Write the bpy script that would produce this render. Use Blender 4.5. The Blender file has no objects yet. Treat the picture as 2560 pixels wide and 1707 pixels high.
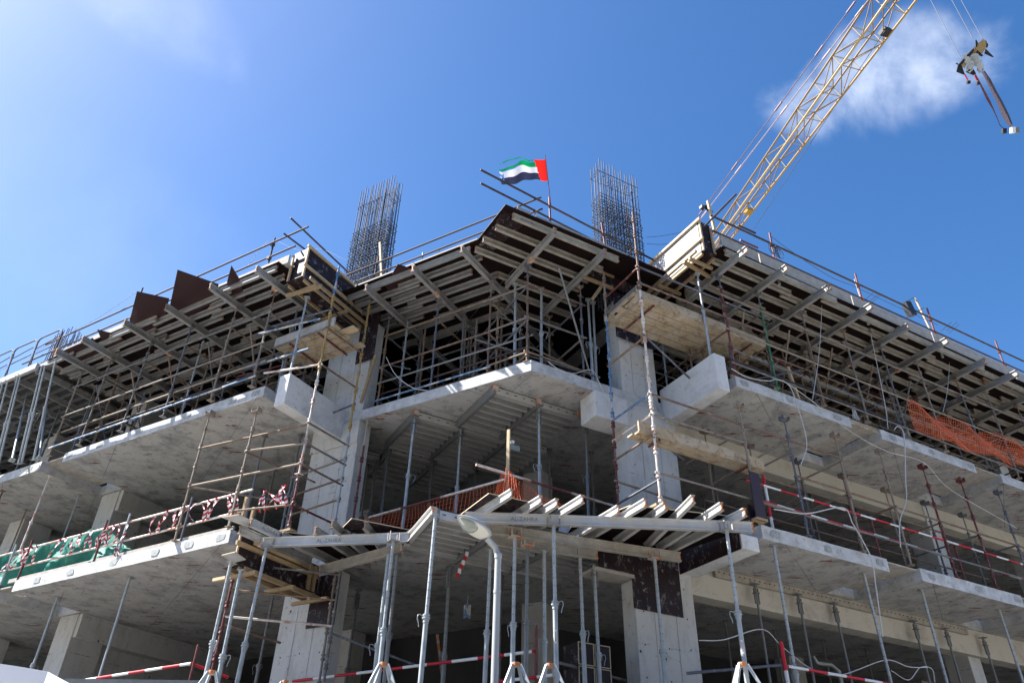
import bpy, bmesh, math, random
from mathutils import Vector, Matrix
from mathutils.geometry import tessellate_polygon
random.seed(7)
SC = bpy.context.scene
COL = SC.collection
D = math.radians

# ------------------------------------------------------------------ camera
F = 1926.0; PITCH = D(34.96); ROLL = D(1.35); CX, CY = 1280.0, 853.5; H0 = 1.6
cp, sp, cr, sr = math.cos(PITCH), math.sin(PITCH), math.cos(ROLL), math.sin(ROLL)
FW = Vector((0, cp, sp)); U0 = Vector((0, -sp, cp)); X0 = Vector((1, 0, 0))
RT = cr*X0 + sr*U0; UP = -sr*X0 + cr*U0
CAM = Vector((0, 0, H0))
cam = bpy.data.cameras.new('camera'); co = bpy.data.objects.new('camera', cam); COL.objects.link(co)
cam.sensor_width = 36.0; cam.lens = 36.0*F/2560.0; cam.clip_end = 4000; cam.clip_start = 0.05
co.matrix_world = Matrix(((RT.x, UP.x, -FW.x, 0), (RT.y, UP.y, -FW.y, 0), (RT.z, UP.z, -FW.z, H0), (0, 0, 0, 1)))
SC.camera = co

# ------------------------------------------------------------------ world, sun, exposure
SUN_AZ = D(-84); SUN_EL = D(50)
w = bpy.data.worlds.new('World'); SC.world = w; w.use_nodes = True
nt = w.node_tree; nt.nodes.clear()
def ray(x, y): return RT*((x-CX)/F) - UP*((y-CY)/F) + FW
out = nt.nodes.new('ShaderNodeOutputWorld'); bg = nt.nodes.new('ShaderNodeBackground')
sky = nt.nodes.new('ShaderNodeTexSky'); sky.sky_type = 'NISHITA'; sky.sun_disc = False
sky.sun_elevation = SUN_EL; sky.sun_rotation = SUN_AZ; sky.air_density = 1.0; sky.dust_density = .95; sky.ozone_density = 3.0
bg.inputs['Strength'].default_value = 0.085
hs = nt.nodes.new('ShaderNodeHueSaturation'); hs.inputs['Saturation'].default_value = 1.27; hs.inputs['Hue'].default_value = .503; hs.inputs['Value'].default_value = .82
nt.links.new(sky.outputs[0], hs.inputs['Color'])
def wmath(op, a, b=None, clamp=False):
    n = nt.nodes.new('ShaderNodeMath'); n.operation = op; n.use_clamp = clamp
    for i, v in enumerate((a, b)):
        if v is None: continue
        if isinstance(v, (int, float)): n.inputs[i].default_value = v
        else: nt.links.new(v, n.inputs[i])
    return n.outputs[0]
tc = nt.nodes.new('ShaderNodeTexCoord')
def wdot(v):
    n = nt.nodes.new('ShaderNodeVectorMath'); n.operation = 'DOT_PRODUCT'
    nt.links.new(tc.outputs['Generated'], n.inputs[0]); n.inputs[1].default_value = v
    return n.outputs['Value']
def cloud(cd, tilt, rx, ry, seed, lo, hi, amp, scale):
    cd = cd.normalized(); e1 = Vector((0, 0, 1)).cross(cd).normalized()*-1; e2 = e1.cross(cd).normalized()*-1
    a = math.cos(tilt)*e1 + math.sin(tilt)*e2; b = -math.sin(tilt)*e1 + math.cos(tilt)*e2
    u = wdot(a); v = wdot(b); fr = wdot(cd)
    r2 = wmath('ADD', wmath('POWER', wmath('DIVIDE', u, rx), 2.0), wmath('POWER', wmath('ABSOLUTE', wmath('DIVIDE', v, ry)), 2.0))
    fall = wmath('SUBTRACT', 1.0, r2, True)
    ns = nt.nodes.new('ShaderNodeTexNoise'); ns.noise_dimensions = '4D'; ns.inputs['W'].default_value = seed
    ns.inputs['Scale'].default_value = scale; ns.inputs['Detail'].default_value = 9; ns.inputs['Roughness'].default_value = .55; ns.inputs['Distortion'].default_value = .35
    nt.links.new(tc.outputs['Generated'], ns.inputs['Vector'])
    s = wmath('ADD', wmath('MULTIPLY', ns.outputs[0], 1.7), wmath('MULTIPLY', wmath('POWER', fall, .8), .60))
    mr = nt.nodes.new('ShaderNodeMapRange'); mr.interpolation_type = 'SMOOTHSTEP'
    nt.links.new(s, mr.inputs[0]); mr.inputs[1].default_value = lo; mr.inputs[2].default_value = hi; mr.inputs[4].default_value = amp
    front = wmath('GREATER_THAN', fr, .2)
    return wmath('MULTIPLY', wmath('MULTIPLY', mr.outputs[0], front), wmath('MULTIPLY', fall, 1.7, True))
c1 = cloud(ray(2190, 195), D(14), .160, .080, 3.1, 1.02, 1.85, .84, 10.0)
c2 = cloud(ray(330, -60), D(10), .22, .08, 8.2, 1.0, 1.9, .3, 6.5)
c3 = cloud(ray(150, 800), D(20), .30, .30, 5.7, 1.0, 1.9, .12, 3.0)
fac = wmath('MAXIMUM', wmath('MAXIMUM', c1, c2), c3)
mix = nt.nodes.new('ShaderNodeMix'); mix.data_type = 'RGBA'
nt.links.new(fac, mix.inputs[0]); nt.links.new(hs.outputs[0], mix.inputs[6]); mix.inputs[7].default_value = (4.8, 5.2, 5.9, 1)
nt.links.new(mix.outputs[2], bg.inputs['Color']); nt.links.new(bg.outputs[0], out.inputs[0])
sd = Vector((math.sin(SUN_AZ)*math.cos(SUN_EL), math.cos(SUN_AZ)*math.cos(SUN_EL), math.sin(SUN_EL)))
sl = bpy.data.lights.new('sun', 'SUN'); sl.energy = 5.0; sl.angle = D(.5); sl.color = (1, .975, .94)
so = bpy.data.objects.new('sun', sl); COL.objects.link(so); so.rotation_euler = sd.to_track_quat('Z', 'Y').to_euler()
SC.view_settings.view_transform = 'Standard'; SC.view_settings.look = 'None'; SC.view_settings.exposure = 1.72; SC.view_settings.gamma = 1
SC.cycles.max_bounces = 6; SC.cycles.diffuse_bounces = 2

# ------------------------------------------------------------------ plan frames of the two facades
AL = D(-59.4); AR = D(61.2)
dL = Vector((math.sin(AL), math.cos(AL), 0)); nL = Vector((math.cos(AL), -math.sin(AL), 0))
dR = Vector((math.sin(AR), math.cos(AR), 0)); nR = -Vector((math.cos(AR), -math.sin(AR), 0))
Z = Vector((0, 0, 1))
def L(s, n, h): return dL*s + nL*n + Z*(H0+h)
def R(s, n, h): return dR*s + nR*n + Z*(H0+h)
def atz(x, y, h): r = ray(x, y); return CAM + r*(h/r.z)
def onL(x, y, n): r = ray(x, y); return CAM + r*(n/nL.dot(r))
def onR(x, y, n): r = ray(x, y); return CAM + r*(n/nR.dot(r))
def atd(x, y, d): r = ray(x, y); return CAM + r*(d/math.hypot(r.x, r.y))
def atdepth(x, y, z): return CAM + ray(x, y)*z
def nLnR(a, b):          # point where nL = a and nR = b
    det = nL.x*nR.y - nL.y*nR.x
    return Vector(((a*nR.y - nL.y*b)/det, (nL.x*b - a*nR.x)/det, 0))

# ------------------------------------------------------------------ materials
MATS = {}
def mat(name, col=(.5, .5, .5), rough=.7, metal=0.0, var=None, scale=4.0, amount=.5, bump=0.0, bscale=30, spec=.4, extra=None, rand=None, detail=6, thresh=(.35, .65)):
    m = bpy.data.materials.new(name); m.use_nodes = True; t = m.node_tree; N = t.nodes; b = N['Principled BSDF']
    b.inputs['Roughness'].default_value = rough; b.inputs['Metallic'].default_value = metal; b.inputs['Specular IOR Level'].default_value = spec
    tcn = N.new('ShaderNodeTexCoord'); vec = tcn.outputs['Object']
    def ramp(src, a, b_):
        r = N.new('ShaderNodeMapRange'); t.links.new(src, r.inputs[0]); r.inputs[1].default_value = a; r.inputs[2].default_value = b_; return r.outputs[0]
    def noise(sc, det=detail, ro=.6, w=0.0, vector=None, dist=0.0):
        n = N.new('ShaderNodeTexNoise'); n.noise_dimensions = '4D'; n.inputs['Scale'].default_value = sc; n.inputs['Detail'].default_value = det
        n.inputs['Roughness'].default_value = ro; n.inputs['W'].default_value = w; n.inputs['Distortion'].default_value = dist
        t.links.new(vector or vec, n.inputs['Vector']); return n.outputs[0]
    def mixc(f, a, b_):
        x = N.new('ShaderNodeMix'); x.data_type = 'RGBA'
        if isinstance(f, float): x.inputs[0].default_value = f
        else: t.links.new(f, x.inputs[0])
        for i, v in ((6, a), (7, b_)):
            if isinstance(v, tuple): x.inputs[i].default_value = (*v, 1)
            else: t.links.new(v, x.inputs[i])
        return x.outputs[2]
    def mul(a, b_):
        x = N.new('ShaderNodeMath'); x.operation = 'MULTIPLY'
        for i, v in enumerate((a, b_)):
            if isinstance(v, (float, int)): x.inputs[i].default_value = v
            else: t.links.new(v, x.inputs[i])
        return x.outputs[0]
    c = None
    if rand:
        oi = N.new('ShaderNodeObjectInfo'); cr_ = N.new('ShaderNodeValToRGB'); cr_.color_ramp.interpolation = 'CONSTANT'
        els = cr_.color_ramp.elements
        while len(els) < len(rand): els.new(.5)
        for i, rc in enumerate(rand): els[i].position = i/len(rand); els[i].color = (*rc, 1)
        t.links.new(oi.outputs['Random'], cr_.inputs[0]); c = cr_.outputs[0]
    base = c if c is not None else tuple(col)
    if var:
        f = mul(ramp(noise(scale), *thresh), amount)
        c = mixc(f, base, tuple(var)); base = c
    if extra: base = extra(dict(N=N, t=t, noise=noise, ramp=ramp, mixc=mixc, mul=mul, vec=vec, tc=tcn, b=b), base)
    if isinstance(base, tuple): b.inputs['Base Color'].default_value = (*base, 1)
    else: t.links.new(base, b.inputs['Base Color'])
    if bump:
        bp = N.new('ShaderNodeBump'); bp.inputs['Strength'].default_value = bump; bp.inputs['Distance'].default_value = .02
        t.links.new(noise(bscale, 4), bp.inputs['Height']); t.links.new(bp.outputs[0], b.inputs['Normal'])
    MATS[name] = m; return m

def conc_extra(rot, joints=True, red=True, warm=(.43, .415, .385)):
    def ex(k, base):
        N, t = k['N'], k['t']
        mp = N.new('ShaderNodeMapping'); mp.inputs['Rotation'].default_value = (0, 0, rot); t.links.new(k['vec'], mp.inputs[0])
        v = mp.outputs[0]
        base = k['mixc'](k['mul'](k['ramp'](k['noise'](.55, 5, .6, 3.0), .38, .62), .7), base, warm)
        base = k['mixc'](k['mul'](k['ramp'](k['noise'](2.3, 8, .72, 9.0), .47, .64), .7), base, (.15, .15, .145))
        base = k['mixc'](k['mul'](k['ramp'](k['noise'](4.5, 7, .78, 12.0), .555, .64), .8), base, (.09, .09, .09))
        base = k['mixc'](k['mul'](k['ramp'](k['noise'](5, 6, .7, 22.0), .58, .7), .5), base, (.62, .62, .60))
        # small dark tie holes and blow holes
        vo = N.new('ShaderNodeTexVoronoi'); vo.inputs['Scale'].default_value = 1.9; t.links.new(v, vo.inputs['Vector'])
        base = k['mixc'](k['ramp'](vo.outputs['Distance'], .06, .035), base, (.03, .03, .03))
        if joints:
            br = N.new('ShaderNodeTexBrick'); t.links.new(v, br.inputs['Vector']); br.inputs['Scale'].default_value = 1
            br.inputs['Brick Width'].default_value = 2.44; br.inputs['Row Height'].default_value = 1.22; br.inputs['Mortar Size'].default_value = .014; br.offset = 0.0
            br.inputs['Mortar Smooth'].default_value = .6
            f = k['mul'](br.outputs['Fac'], k['ramp'](k['noise'](1.3, 3, .5, 4.0), .30, .5))
            base = k['mixc'](k['mul'](f, .7), base, (.13, .13, .13))
        if red:
            m2 = N.new('ShaderNodeMapping'); m2.inputs['Rotation'].default_value = (0, 0, rot+.5); m2.inputs['Scale'].default_value = (.55, 2.8, 1)
            t.links.new(k['vec'], m2.inputs[0])
            v2 = N.new('ShaderNodeTexVoronoi'); v2.inputs['Scale'].default_value = 1.0; v2.voronoi_dimensions = '2D'; t.links.new(m2.outputs[0], v2.inputs['Vector'])
            sepc = N.new('ShaderNodeSeparateColor'); t.links.new(v2.outputs['Color'], sepc.inputs[0])
            f = k['mul'](k['ramp'](v2.outputs['Distance'], .12, .08), k['ramp'](sepc.outputs[0], .62, .66))
            f = k['mul'](f, k['ramp'](k['noise'](14, 3, .6, 2.0), .38, .5))
            base = k['mixc'](f, base, (.17, .018, .018))
        return base
    return ex
mat('conc_L', (.40, .40, .39), .88, bump=.35, bscale=14, extra=conc_extra(D(-30.6)))
mat('conc_R', (.42, .41, .39), .88, bump=.35, bscale=14, extra=conc_extra(D(28.8)))
mat('conc_plain', (.40, .40, .395), .85, bump=.3, bscale=14, extra=conc_extra(0, False, False, (.44, .41, .35)))
def wall_extra(k, base):
    N, t = k['N'], k['t']
    base = k['mixc'](k['mul'](k['ramp'](k['noise'](.9, 5, .6, 3.0), .36, .62), .6), base, (.50, .48, .43))
    mp = N.new('ShaderNodeMapping'); mp.inputs['Scale'].default_value = (1.8, 1.8, .55); t.links.new(k['vec'], mp.inputs[0])
    base = k['mixc'](k['mul'](k['ramp'](k['noise'](3.0, 8, .72, 9.0, mp.outputs[0]), .50, .70), .45), base, (.22, .22, .21))
    base = k['mixc'](k['mul'](k['ramp'](k['noise'](8, 6, .75, 12.0), .58, .68), .65), base, (.13, .13, .12))
    vo = N.new('ShaderNodeTexVoronoi'); vo.inputs['Scale'].default_value = 2.1; t.links.new(k['vec'], vo.inputs['Vector'])
    base = k['mixc'](k['ramp'](vo.outputs['Distance'], .07, .045), base, (.03, .03, .03))
    sx = N.new('ShaderNodeSeparateXYZ'); t.links.new(k['vec'], sx.inputs[0])
    fr = N.new('ShaderNodeMath'); fr.operation = 'PINGPONG'; t.links.new(sx.outputs[2], fr.inputs[0]); fr.inputs[1].default_value = .45
    base = k['mixc'](k['mul'](k['ramp'](fr.outputs[0], .016, .005), k['ramp'](k['noise'](9, 3, .6, 1.0), .50, .62)), base, (.22, .22, .22))
    return base
mat('conc_wall', (.56, .56, .55), .85, bump=.35, bscale=16, extra=wall_extra)
mat('conc_beam', (.62, .62, .61), .82, bump=.3, bscale=16, extra=lambda k, b: k['mixc'](k['mul'](k['ramp'](k['noise'](2.2, 8, .72, 6.0), .48, .68), .6), k['mixc'](k['mul'](k['ramp'](k['noise'](11, 6, .75, 2.0), .58, .66), .7), b, (.18, .18, .18)), (.33, .325, .31)))
mat('conc_beam_warm', (.52, .485, .41), .85, bump=.3, bscale=16, extra=lambda k, b: k['mixc'](k['mul'](k['ramp'](k['noise'](1.6, 8, .72, 6.0), .5, .68), .6), k['mixc'](k['mul'](k['ramp'](k['noise'](8, 6, .75, 2.0), .6, .68), .6), b, (.16, .15, .13)), (.24, .22, .19)))
mat('joint', (.28, .28, .27), .9)
mat('conc_edge', (.56, .57, .58), .8, var=(.36, .36, .35), scale=3.5, amount=.9, bump=.3, bscale=20,
    extra=lambda k, b: k['mixc'](k['mul'](k['ramp'](k['noise'](7, 8, .75, 6.0), .53, .64), .7), b, (.22, .22, .215)))
mat('patch', (.22, .24, .23), .9, var=(.42, .43, .42), scale=16, amount=.9)
mat('conc_floor', (.085, .08, .075), .95, var=(.05, .05, .048), scale=.9)
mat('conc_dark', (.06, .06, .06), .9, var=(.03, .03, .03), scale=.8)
def ply_extra(k, b):
    mp = k['N'].new('ShaderNodeMapping'); mp.inputs['Scale'].default_value = (3, 3, 1.6); k['t'].links.new(k['vec'], mp.inputs[0])
    b = k['mixc'](k['mul'](k['ramp'](k['noise'](2.2, 8, .8, 1.0, mp.outputs[0]), .54, .62), .7), b, (.26, .24, .24))
    return k['mixc'](k['mul'](k['ramp'](k['noise'](5, 5, .7, 7.0), .60, .66), .7), b, (.34, .32, .31))
mat('ply', (.017, .010, .014), .5, spec=.2, var=(.035, .018, .015), scale=1.5, extra=ply_extra)
mat('ply_deck', (.009, .006, .006), .8, spec=.1, var=(.022, .010, .008), scale=1.2)
mat('ply_brown', (.034, .014, .018), .45, var=(.050, .026, .022), scale=3)
mat('ply_white', (.20, .20, .215), .5, var=(.33, .33, .35), scale=2.5, amount=.9, extra=lambda k, b: k['mixc'](k['ramp'](k['noise'](6, 8, .8, 3.0), .62, .68), b, (.07, .06, .07)))
mat('ply_edge', (.52, .42, .28), .8)
mat('timber', (.37, .27, .155), .7, var=(.22, .135, .065), scale=9, bump=.2)
mat('timber_pale', (.52, .40, .25), .75, var=(.45, .32, .18), scale=8)
def plank_extra(k, b):
    mp = k['N'].new('ShaderNodeMapping'); mp.inputs['Scale'].default_value = (5, 5, 5); k['t'].links.new(k['vec'], mp.inputs[0])
    b = k['mixc'](k['mul'](k['ramp'](k['noise'](.9, 9, .8, 1.0, mp.outputs[0], .8), .50, .62), .9), b, (.13, .085, .05))
    return k['mixc'](k['mul'](k['ramp'](k['noise'](2.5, 4, .6, 6.0), .5, .7), .6), b, (.50, .46, .40))
mat('plank', (.42, .33, .22), .85, bump=.3, extra=plank_extra)
mat('plank_grey', (.44, .41, .36), .85, bump=.2, var=(.28, .25, .22), scale=5, amount=.7)
def alu_extra(k, b):
    return k['mixc'](k['mul'](k['ramp'](k['noise'](11, 8, .75, 5.0), .56, .7), .55), b, (.13, .11, .09))
mat('alu', (.35, .345, .335), .6, .15, var=(.22, .215, .20), scale=3.5, amount=.9, extra=alu_extra)
mat('alu_bright', (.58, .57, .54), .42, .35, var=(.46, .45, .43), scale=4, amount=.7, extra=lambda k, b: k['mixc'](k['mul'](k['ramp'](k['noise'](13, 8, .75, 5.0), .6, .72), .4), b, (.22, .2, .18)))
mat('alu_beige', (.42, .385, .32), .6, .1, var=(.26, .235, .195), scale=5, amount=.8, extra=alu_extra)
mat('beam_end', (.30, .17, .10), .7, var=(.24, .20, .17), scale=20, amount=1.0)
mat('orange_paint', (.55, .19, .06), .65, var=(.46, .42, .37), scale=11, amount=1.0, thresh=(.47, .55))
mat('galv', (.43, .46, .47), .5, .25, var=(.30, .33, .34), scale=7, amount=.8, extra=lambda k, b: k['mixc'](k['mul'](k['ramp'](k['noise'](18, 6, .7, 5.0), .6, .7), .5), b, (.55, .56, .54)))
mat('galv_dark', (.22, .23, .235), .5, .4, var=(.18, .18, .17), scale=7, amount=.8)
def rust_extra(k, b):
    b = k['mixc'](k['mul'](k['ramp'](k['noise'](6, 7, .8, 5.0), .53, .62), .8), b, (.36, .32, .27))
    return k['mixc'](k['mul'](k['ramp'](k['noise'](3.2, 6, .7, 15.0), .56, .66), .8), b, (.13, .055, .03))
mat('scaffold', (.3, .2, .15), .72, .15, rand=[(.17, .11, .085), (.22, .19, .165), (.11, .12, .15), (.20, .14, .09), (.15, .15, .15), (.27, .22, .17)], extra=rust_extra)
mat('scaffold_red', (.13, .03, .03), .6, .1, extra=rust_extra)
mat('scaffold_white', (.68, .62, .56), .6, .1, var=(.40, .19, .12), scale=4, amount=.8, thresh=(.5, .6))
mat('scaffold_blue', (.10, .19, .33), .6, .1, extra=lambda k, b: k['mixc'](k['ramp'](k['noise'](3.5, 6, .7, 5.0), .5, .56), b, (.50, .49, .47)))
mat('scaffold_green', (.05, .16, .09), .6, .1, extra=lambda k, b: k['mixc'](k['ramp'](k['noise'](3, 6, .7, 5.0), .55, .6), b, (.30, .25, .18)))
mat('scaffold_yellow', (.36, .24, .075), .7, .1, extra=lambda k, b: k['mixc'](k['ramp'](k['noise'](4, 6, .7, 5.0), .52, .6), b, (.42, .36, .26)))
mat('scaffold_pipe', (.030, .028, .034), .75, 0.0, var=(.10, .055, .04), scale=3, amount=.7)
mat('maroon', (.12, .02, .022), .6, var=(.22, .12, .10), scale=8)
mat('rebar', (.045, .058, .09), .65, .2, var=(.06, .045, .04), scale=2)
mat('red', (.50, .015, .03), .5); mat('white', (.78, .78, .78), .55, var=(.6, .6, .6), scale=6)
mat('black', (.012, .012, .014), .5); mat('hole_and_shade', (.01, .01, .01), .9)
mat('crane_yellow', (.36, .21, .03), .55, var=(.25, .14, .025), scale=1.2, amount=.7)
mat('crane_pale', (.40, .29, .13), .5, var=(.30, .19, .07), scale=1.5)
mat('crane_brown', (.21, .12, .025), .55); mat('pendant', (.14, .06, .07), .6); mat('pendant_pale', (.30, .22, .25), .6)
mat('cable', (.05, .06, .09), .6); mat('rope_white', (.55, .55, .53), .7)
mat('net_orange', (.95, .20, .08), .6); mat('net_green', (.06, .34, .26), .6, var=(.035, .22, .17), scale=5, amount=.6)
mat('flag_red', (.70, .015, .01), .6); mat('flag_green', (.0, .20, .06), .6); mat('flag_white', (.50, .51, .56), .6); mat('flag_black', (.02, .022, .05), .6)
mat('lamp_grey', (.36, .375, .38), .4, .1); mat('lamp_pale', (.58, .57, .50), .5)
mat('dirt', (.12, .11, .095), .95, var=(.08, .075, .065), scale=.4, bump=.4); mat('bounce_sand', (.60, .58, .55), .95, var=(.53, .51, .48), scale=.4, bump=.4); mat('tent', (.70, .72, .78), .6)
mat('asphalt', (.10, .10, .10), .9, var=(.16, .155, .145), scale=3); mat('blocker_wall', (.22, .21, .19), .9, var=(.38, .35, .3), scale=1.0)
g = mat('glass', (.30, .33, .28), .15); g.node_tree.nodes['Principled BSDF'].inputs['Transmission Weight'].default_value = .25
for nm in ('net_green', 'flag_red', 'flag_green', 'flag_white', 'flag_black', 'tent'):
    m_ = MATS[nm]; tt = m_.node_tree; b_ = tt.nodes['Principled BSDF']; o_ = tt.nodes['Material Output']
    tr = tt.nodes.new('ShaderNodeBsdfTranslucent'); ms = tt.nodes.new('ShaderNodeMixShader'); ms.inputs[0].default_value = .45
    src = b_.inputs['Base Color']
    if src.is_linked: tt.links.new(src.links[0].from_socket, tr.inputs[0])
    else: tr.inputs[0].default_value = src.default_value
    tt.links.new(b_.outputs[0], ms.inputs[1]); tt.links.new(tr.outputs[0], ms.inputs[2]); tt.links.new(ms.outputs[0], o_.inputs[0])

# ------------------------------------------------------------------ mesh builder
def perp(d):
    a = Z if abs(d.z) < .9 else Vector((1, 0, 0))
    u = d.cross(a).normalized(); return u, d.cross(u).normalized()
class MB:
    def __init__(s): s.v = []; s.f = []; s.m = []; s.sm = []
    def add(s, vs, fs, m=0, smooth=False):
        o = len(s.v); s.v += [Vector(x) for x in vs]
        for f in fs: s.f.append([o+i for i in f]); s.m.append(m); s.sm.append(smooth)
        return s
    def tube(s, a, b, r, seg=10, m=0, r2=None, cap=True):
        a = Vector(a); b = Vector(b); d = (b-a)
        if d.length < 1e-5: return s
        d.normalize(); u, w = perp(d); r2 = r if r2 is None else r2
        vs = []
        for P, q in ((a, r), (b, r2)):
            for i in range(seg):
                t = 2*math.pi*i/seg; vs.append(P + (u*math.cos(t) + w*math.sin(t))*q)
        s.add(vs, [[i, (i+1) % seg, seg+(i+1) % seg, seg+i] for i in range(seg)], m, True)
        if cap: s.add(vs[:seg], [list(range(seg))[::-1]], m); s.add(vs[seg:], [list(range(seg))], m)
        return s
    def path(s, pts, r, seg=6, m=0, close=False):
        n = len(pts); pts = [Vector(p) for p in pts]; rings = []
        for i in range(n):
            a = pts[(i-1) % n] if (close or i > 0) else pts[i]; b = pts[(i+1) % n] if (close or i < n-1) else pts[i]
            d = (b-a).normalized(); u, w = perp(d)
            if rings and (u-pu).length > (u+pu).length: u = -u; w = -w
            pu = u; rings.append([pts[i] + (u*math.cos(2*math.pi*k/seg)+w*math.sin(2*math.pi*k/seg))*r for k in range(seg)])
        vs = [p for rg in rings for p in rg]; fs = []
        for i in range(n if close else n-1):
            j = (i+1) % n
            for k in range(seg): fs.append([i*seg+k, i*seg+(k+1) % seg, j*seg+(k+1) % seg, j*seg+k])
        return s.add(vs, fs, m, True)
    def box(s, o, a, b, c, m=0):       # corner + three edge vectors
        o, a, b, c = map(Vector, (o, a, b, c))
        if a.cross(b).dot(c) < 0: a, b = b, a
        vs = [o, o+a, o+a+b, o+b, o+c, o+a+c, o+a+b+c, o+b+c]
        return s.add(vs, [[0, 3, 2, 1], [4, 5, 6, 7], [0, 1, 5, 4], [1, 2, 6, 5], [2, 3, 7, 6], [3, 0, 4, 7]], m)
    def cbox(s, c, a, b, h, m=0):      # centre + three full vectors
        c, a, b, h = map(Vector, (c, a, b, h)); return s.box(c-a/2-b/2-h/2, a, b, h, m)
    def bar(s, p, q, wid, dep, m=0, up=None):   # rectangular bar between two points, up = direction of depth
        p, q = Vector(p), Vector(q); d = (q-p); dn = d.normalized(); up = Vector(up or Z); side = dn.cross(up).normalized(); upn = side.cross(dn).normalized()
        return s.box(p-side*wid/2-upn*dep/2, d, side*wid, upn*dep, m)
    def slab(s, poly, h0, h1, m=0, medge=None, mtop=None):
        n = len(poly); tri = tessellate_polygon([[Vector((p[0], p[1], 0)) for p in poly]])
        lo = [Vector((p[0], p[1], H0+h0)) for p in poly]; hi = [Vector((p[0], p[1], H0+h1)) for p in poly]
        area = sum(poly[i][0]*poly[(i+1) % n][1]-poly[(i+1) % n][0]*poly[i][1] for i in range(n))
        for t in tri:
            t = list(t); a, b, c = (poly[i] for i in t)
            ccw = (b[0]-a[0])*(c[1]-a[1])-(b[1]-a[1])*(c[0]-a[0]) > 0
            up = t if ccw else t[::-1]
            s.add([hi[i] for i in up], [[0, 1, 2]], m if mtop is None else mtop); s.add([lo[i] for i in up[::-1]], [[0, 1, 2]], m)
        for i in range(n):
            j = (i+1) % n; q = [lo[i], lo[j], hi[j], hi[i]]
            if area < 0: q = q[::-1]
            s.add(q, [[0, 1, 2, 3]], m if medge is None else medge)
        return s
    def build(s, name, mats, parent=None, label=None, cat=None, group=None, kind=None, base=None, bevel=0):
        if isinstance(mats, str): mats = [mats]
        me = bpy.data.meshes.new(name)
        if base is None and parent is None:
            zs = min(v.z for v in s.v); c = sum(s.v, Vector())/len(s.v); base = Vector((c.x, c.y, zs))
        if parent is not None: base = Vector(parent['_b'])
        me.from_pydata([v-base for v in s.v], [], s.f); me.update()
        for m in mats: me.materials.append(MATS[m])
        me.polygons.foreach_set('material_index', s.m); me.polygons.foreach_set('use_smooth', s.sm)
        o = bpy.data.objects.new(name, me); COL.objects.link(o)
        if parent is not None: o.parent = parent
        else: o.location = base
        o['_b'] = tuple(base)
        if bevel:
            bv = o.modifiers.new('bevel', 'BEVEL'); bv.width = bevel; bv.segments = 1; bv.limit_method = 'ANGLE'
        if label: o['label'] = label
        if cat: o['category'] = cat
        if group: o['group'] = group
        if kind: o['kind'] = kind
        return o
def thing(name, base, label, cat, group=None):
    o = bpy.data.objects.new(name, None); COL.objects.link(o); o.location = base; o['_b'] = tuple(base)
    o.empty_display_size = .2; o['label'] = label; o['category'] = cat
    if group: o['group'] = group
    return o
ORD = ['first', 'second', 'third', 'fourth', 'fifth', 'sixth', 'seventh', 'eighth', 'ninth', 'tenth', 'eleventh', 'twelfth', 'thirteenth', 'fourteenth', 'fifteenth', 'sixteenth', 'seventeenth', 'eighteenth', 'nineteenth', 'twentieth', 'twenty-first', 'twenty-second', 'twenty-third', 'twenty-fourth', 'twenty-fifth', 'twenty-sixth', 'twenty-seventh', 'twenty-eighth', 'twenty-ninth', 'thirtieth']

# levels above the eye
hA0, hA1, hB0, hB1 = 5.66, 5.95, 9.21, 9.485
DECK = 12.70

# ================================================================== SETTING: ground
MB().slab([(-300, -120), (300, -120), (300, 300), (-300, 300)], -H0-.3, -H0).build('ground', 'dirt', kind='structure', label='bare sandy ground around the building site', base=Vector((0, 0, 0)))
MB().slab([(-120, -9), (120, -9), (120, 4.5), (-120, 4.5)], -H0, -H0+.02).build('road', 'asphalt', kind='structure', label='asphalt road in front of the site', base=Vector((0, 0, 0)))
MB().slab([(-120, 4.5), (120, 4.5), (120, 7), (-120, 7)], -H0, -H0+.14).build('pavement', 'conc_plain', kind='structure', label='concrete pavement along the road', base=Vector((0, 0, 0)))

MB().slab([(-40, 7), (40, 7), (40, 13), (-40, 13)], -H0, -H0+.03).build('yard', 'bounce_sand', kind='structure', label='unseen pale sandy yard added in front of the building for bounce light', base=Vector((0, 0, 0)))  # pale sheet added out of view to bounce light onto the soffits
# ================================================================== BUILDING
bld = thing('unfinished_building', Vector((0, 20, 0)), 'raw concrete building under construction with open floors at a blunt corner', 'building')
apexB = nLnR(12.5, 12.29)
def xy(v): return (v.x, v.y)
def outline(nl=10.5, nr=10.44, cl=12.5, crr=12.29, sl=12.97, srr=11.53, deep=True, notchL=True):
    P = [xy(L(46, 26, 0)), xy(L(46, nl, 0))]
    if notchL: P += [xy(L(21.58, nl, 0)), xy(L(21.58, 12.45, 0)), xy(L(20.55, 12.45, 0)), xy(L(20.55, nl, 0))]
    P += [xy(L(sl, nl, 0)), xy(L(sl, cl, 0)), xy(nLnR(cl, crr)), xy(R(srr, crr, 0)), xy(R(srr, nr, 0))]
    if notchL: P += [xy(R(15.26, nr, 0)), xy(R(15.26, 12.3, 0)), xy(R(16.35, 12.3, 0)), xy(R(16.35, nr, 0)), xy(R(20.1, nr, 0)), xy(R(20.1, 12.3, 0)), xy(R(21.25, 12.3, 0)), xy(R(21.25, nr, 0))]
    P += [xy(R(46, nr, 0)), xy(R(46, 26, 0)), (0.6, 40)]
    return P
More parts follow.
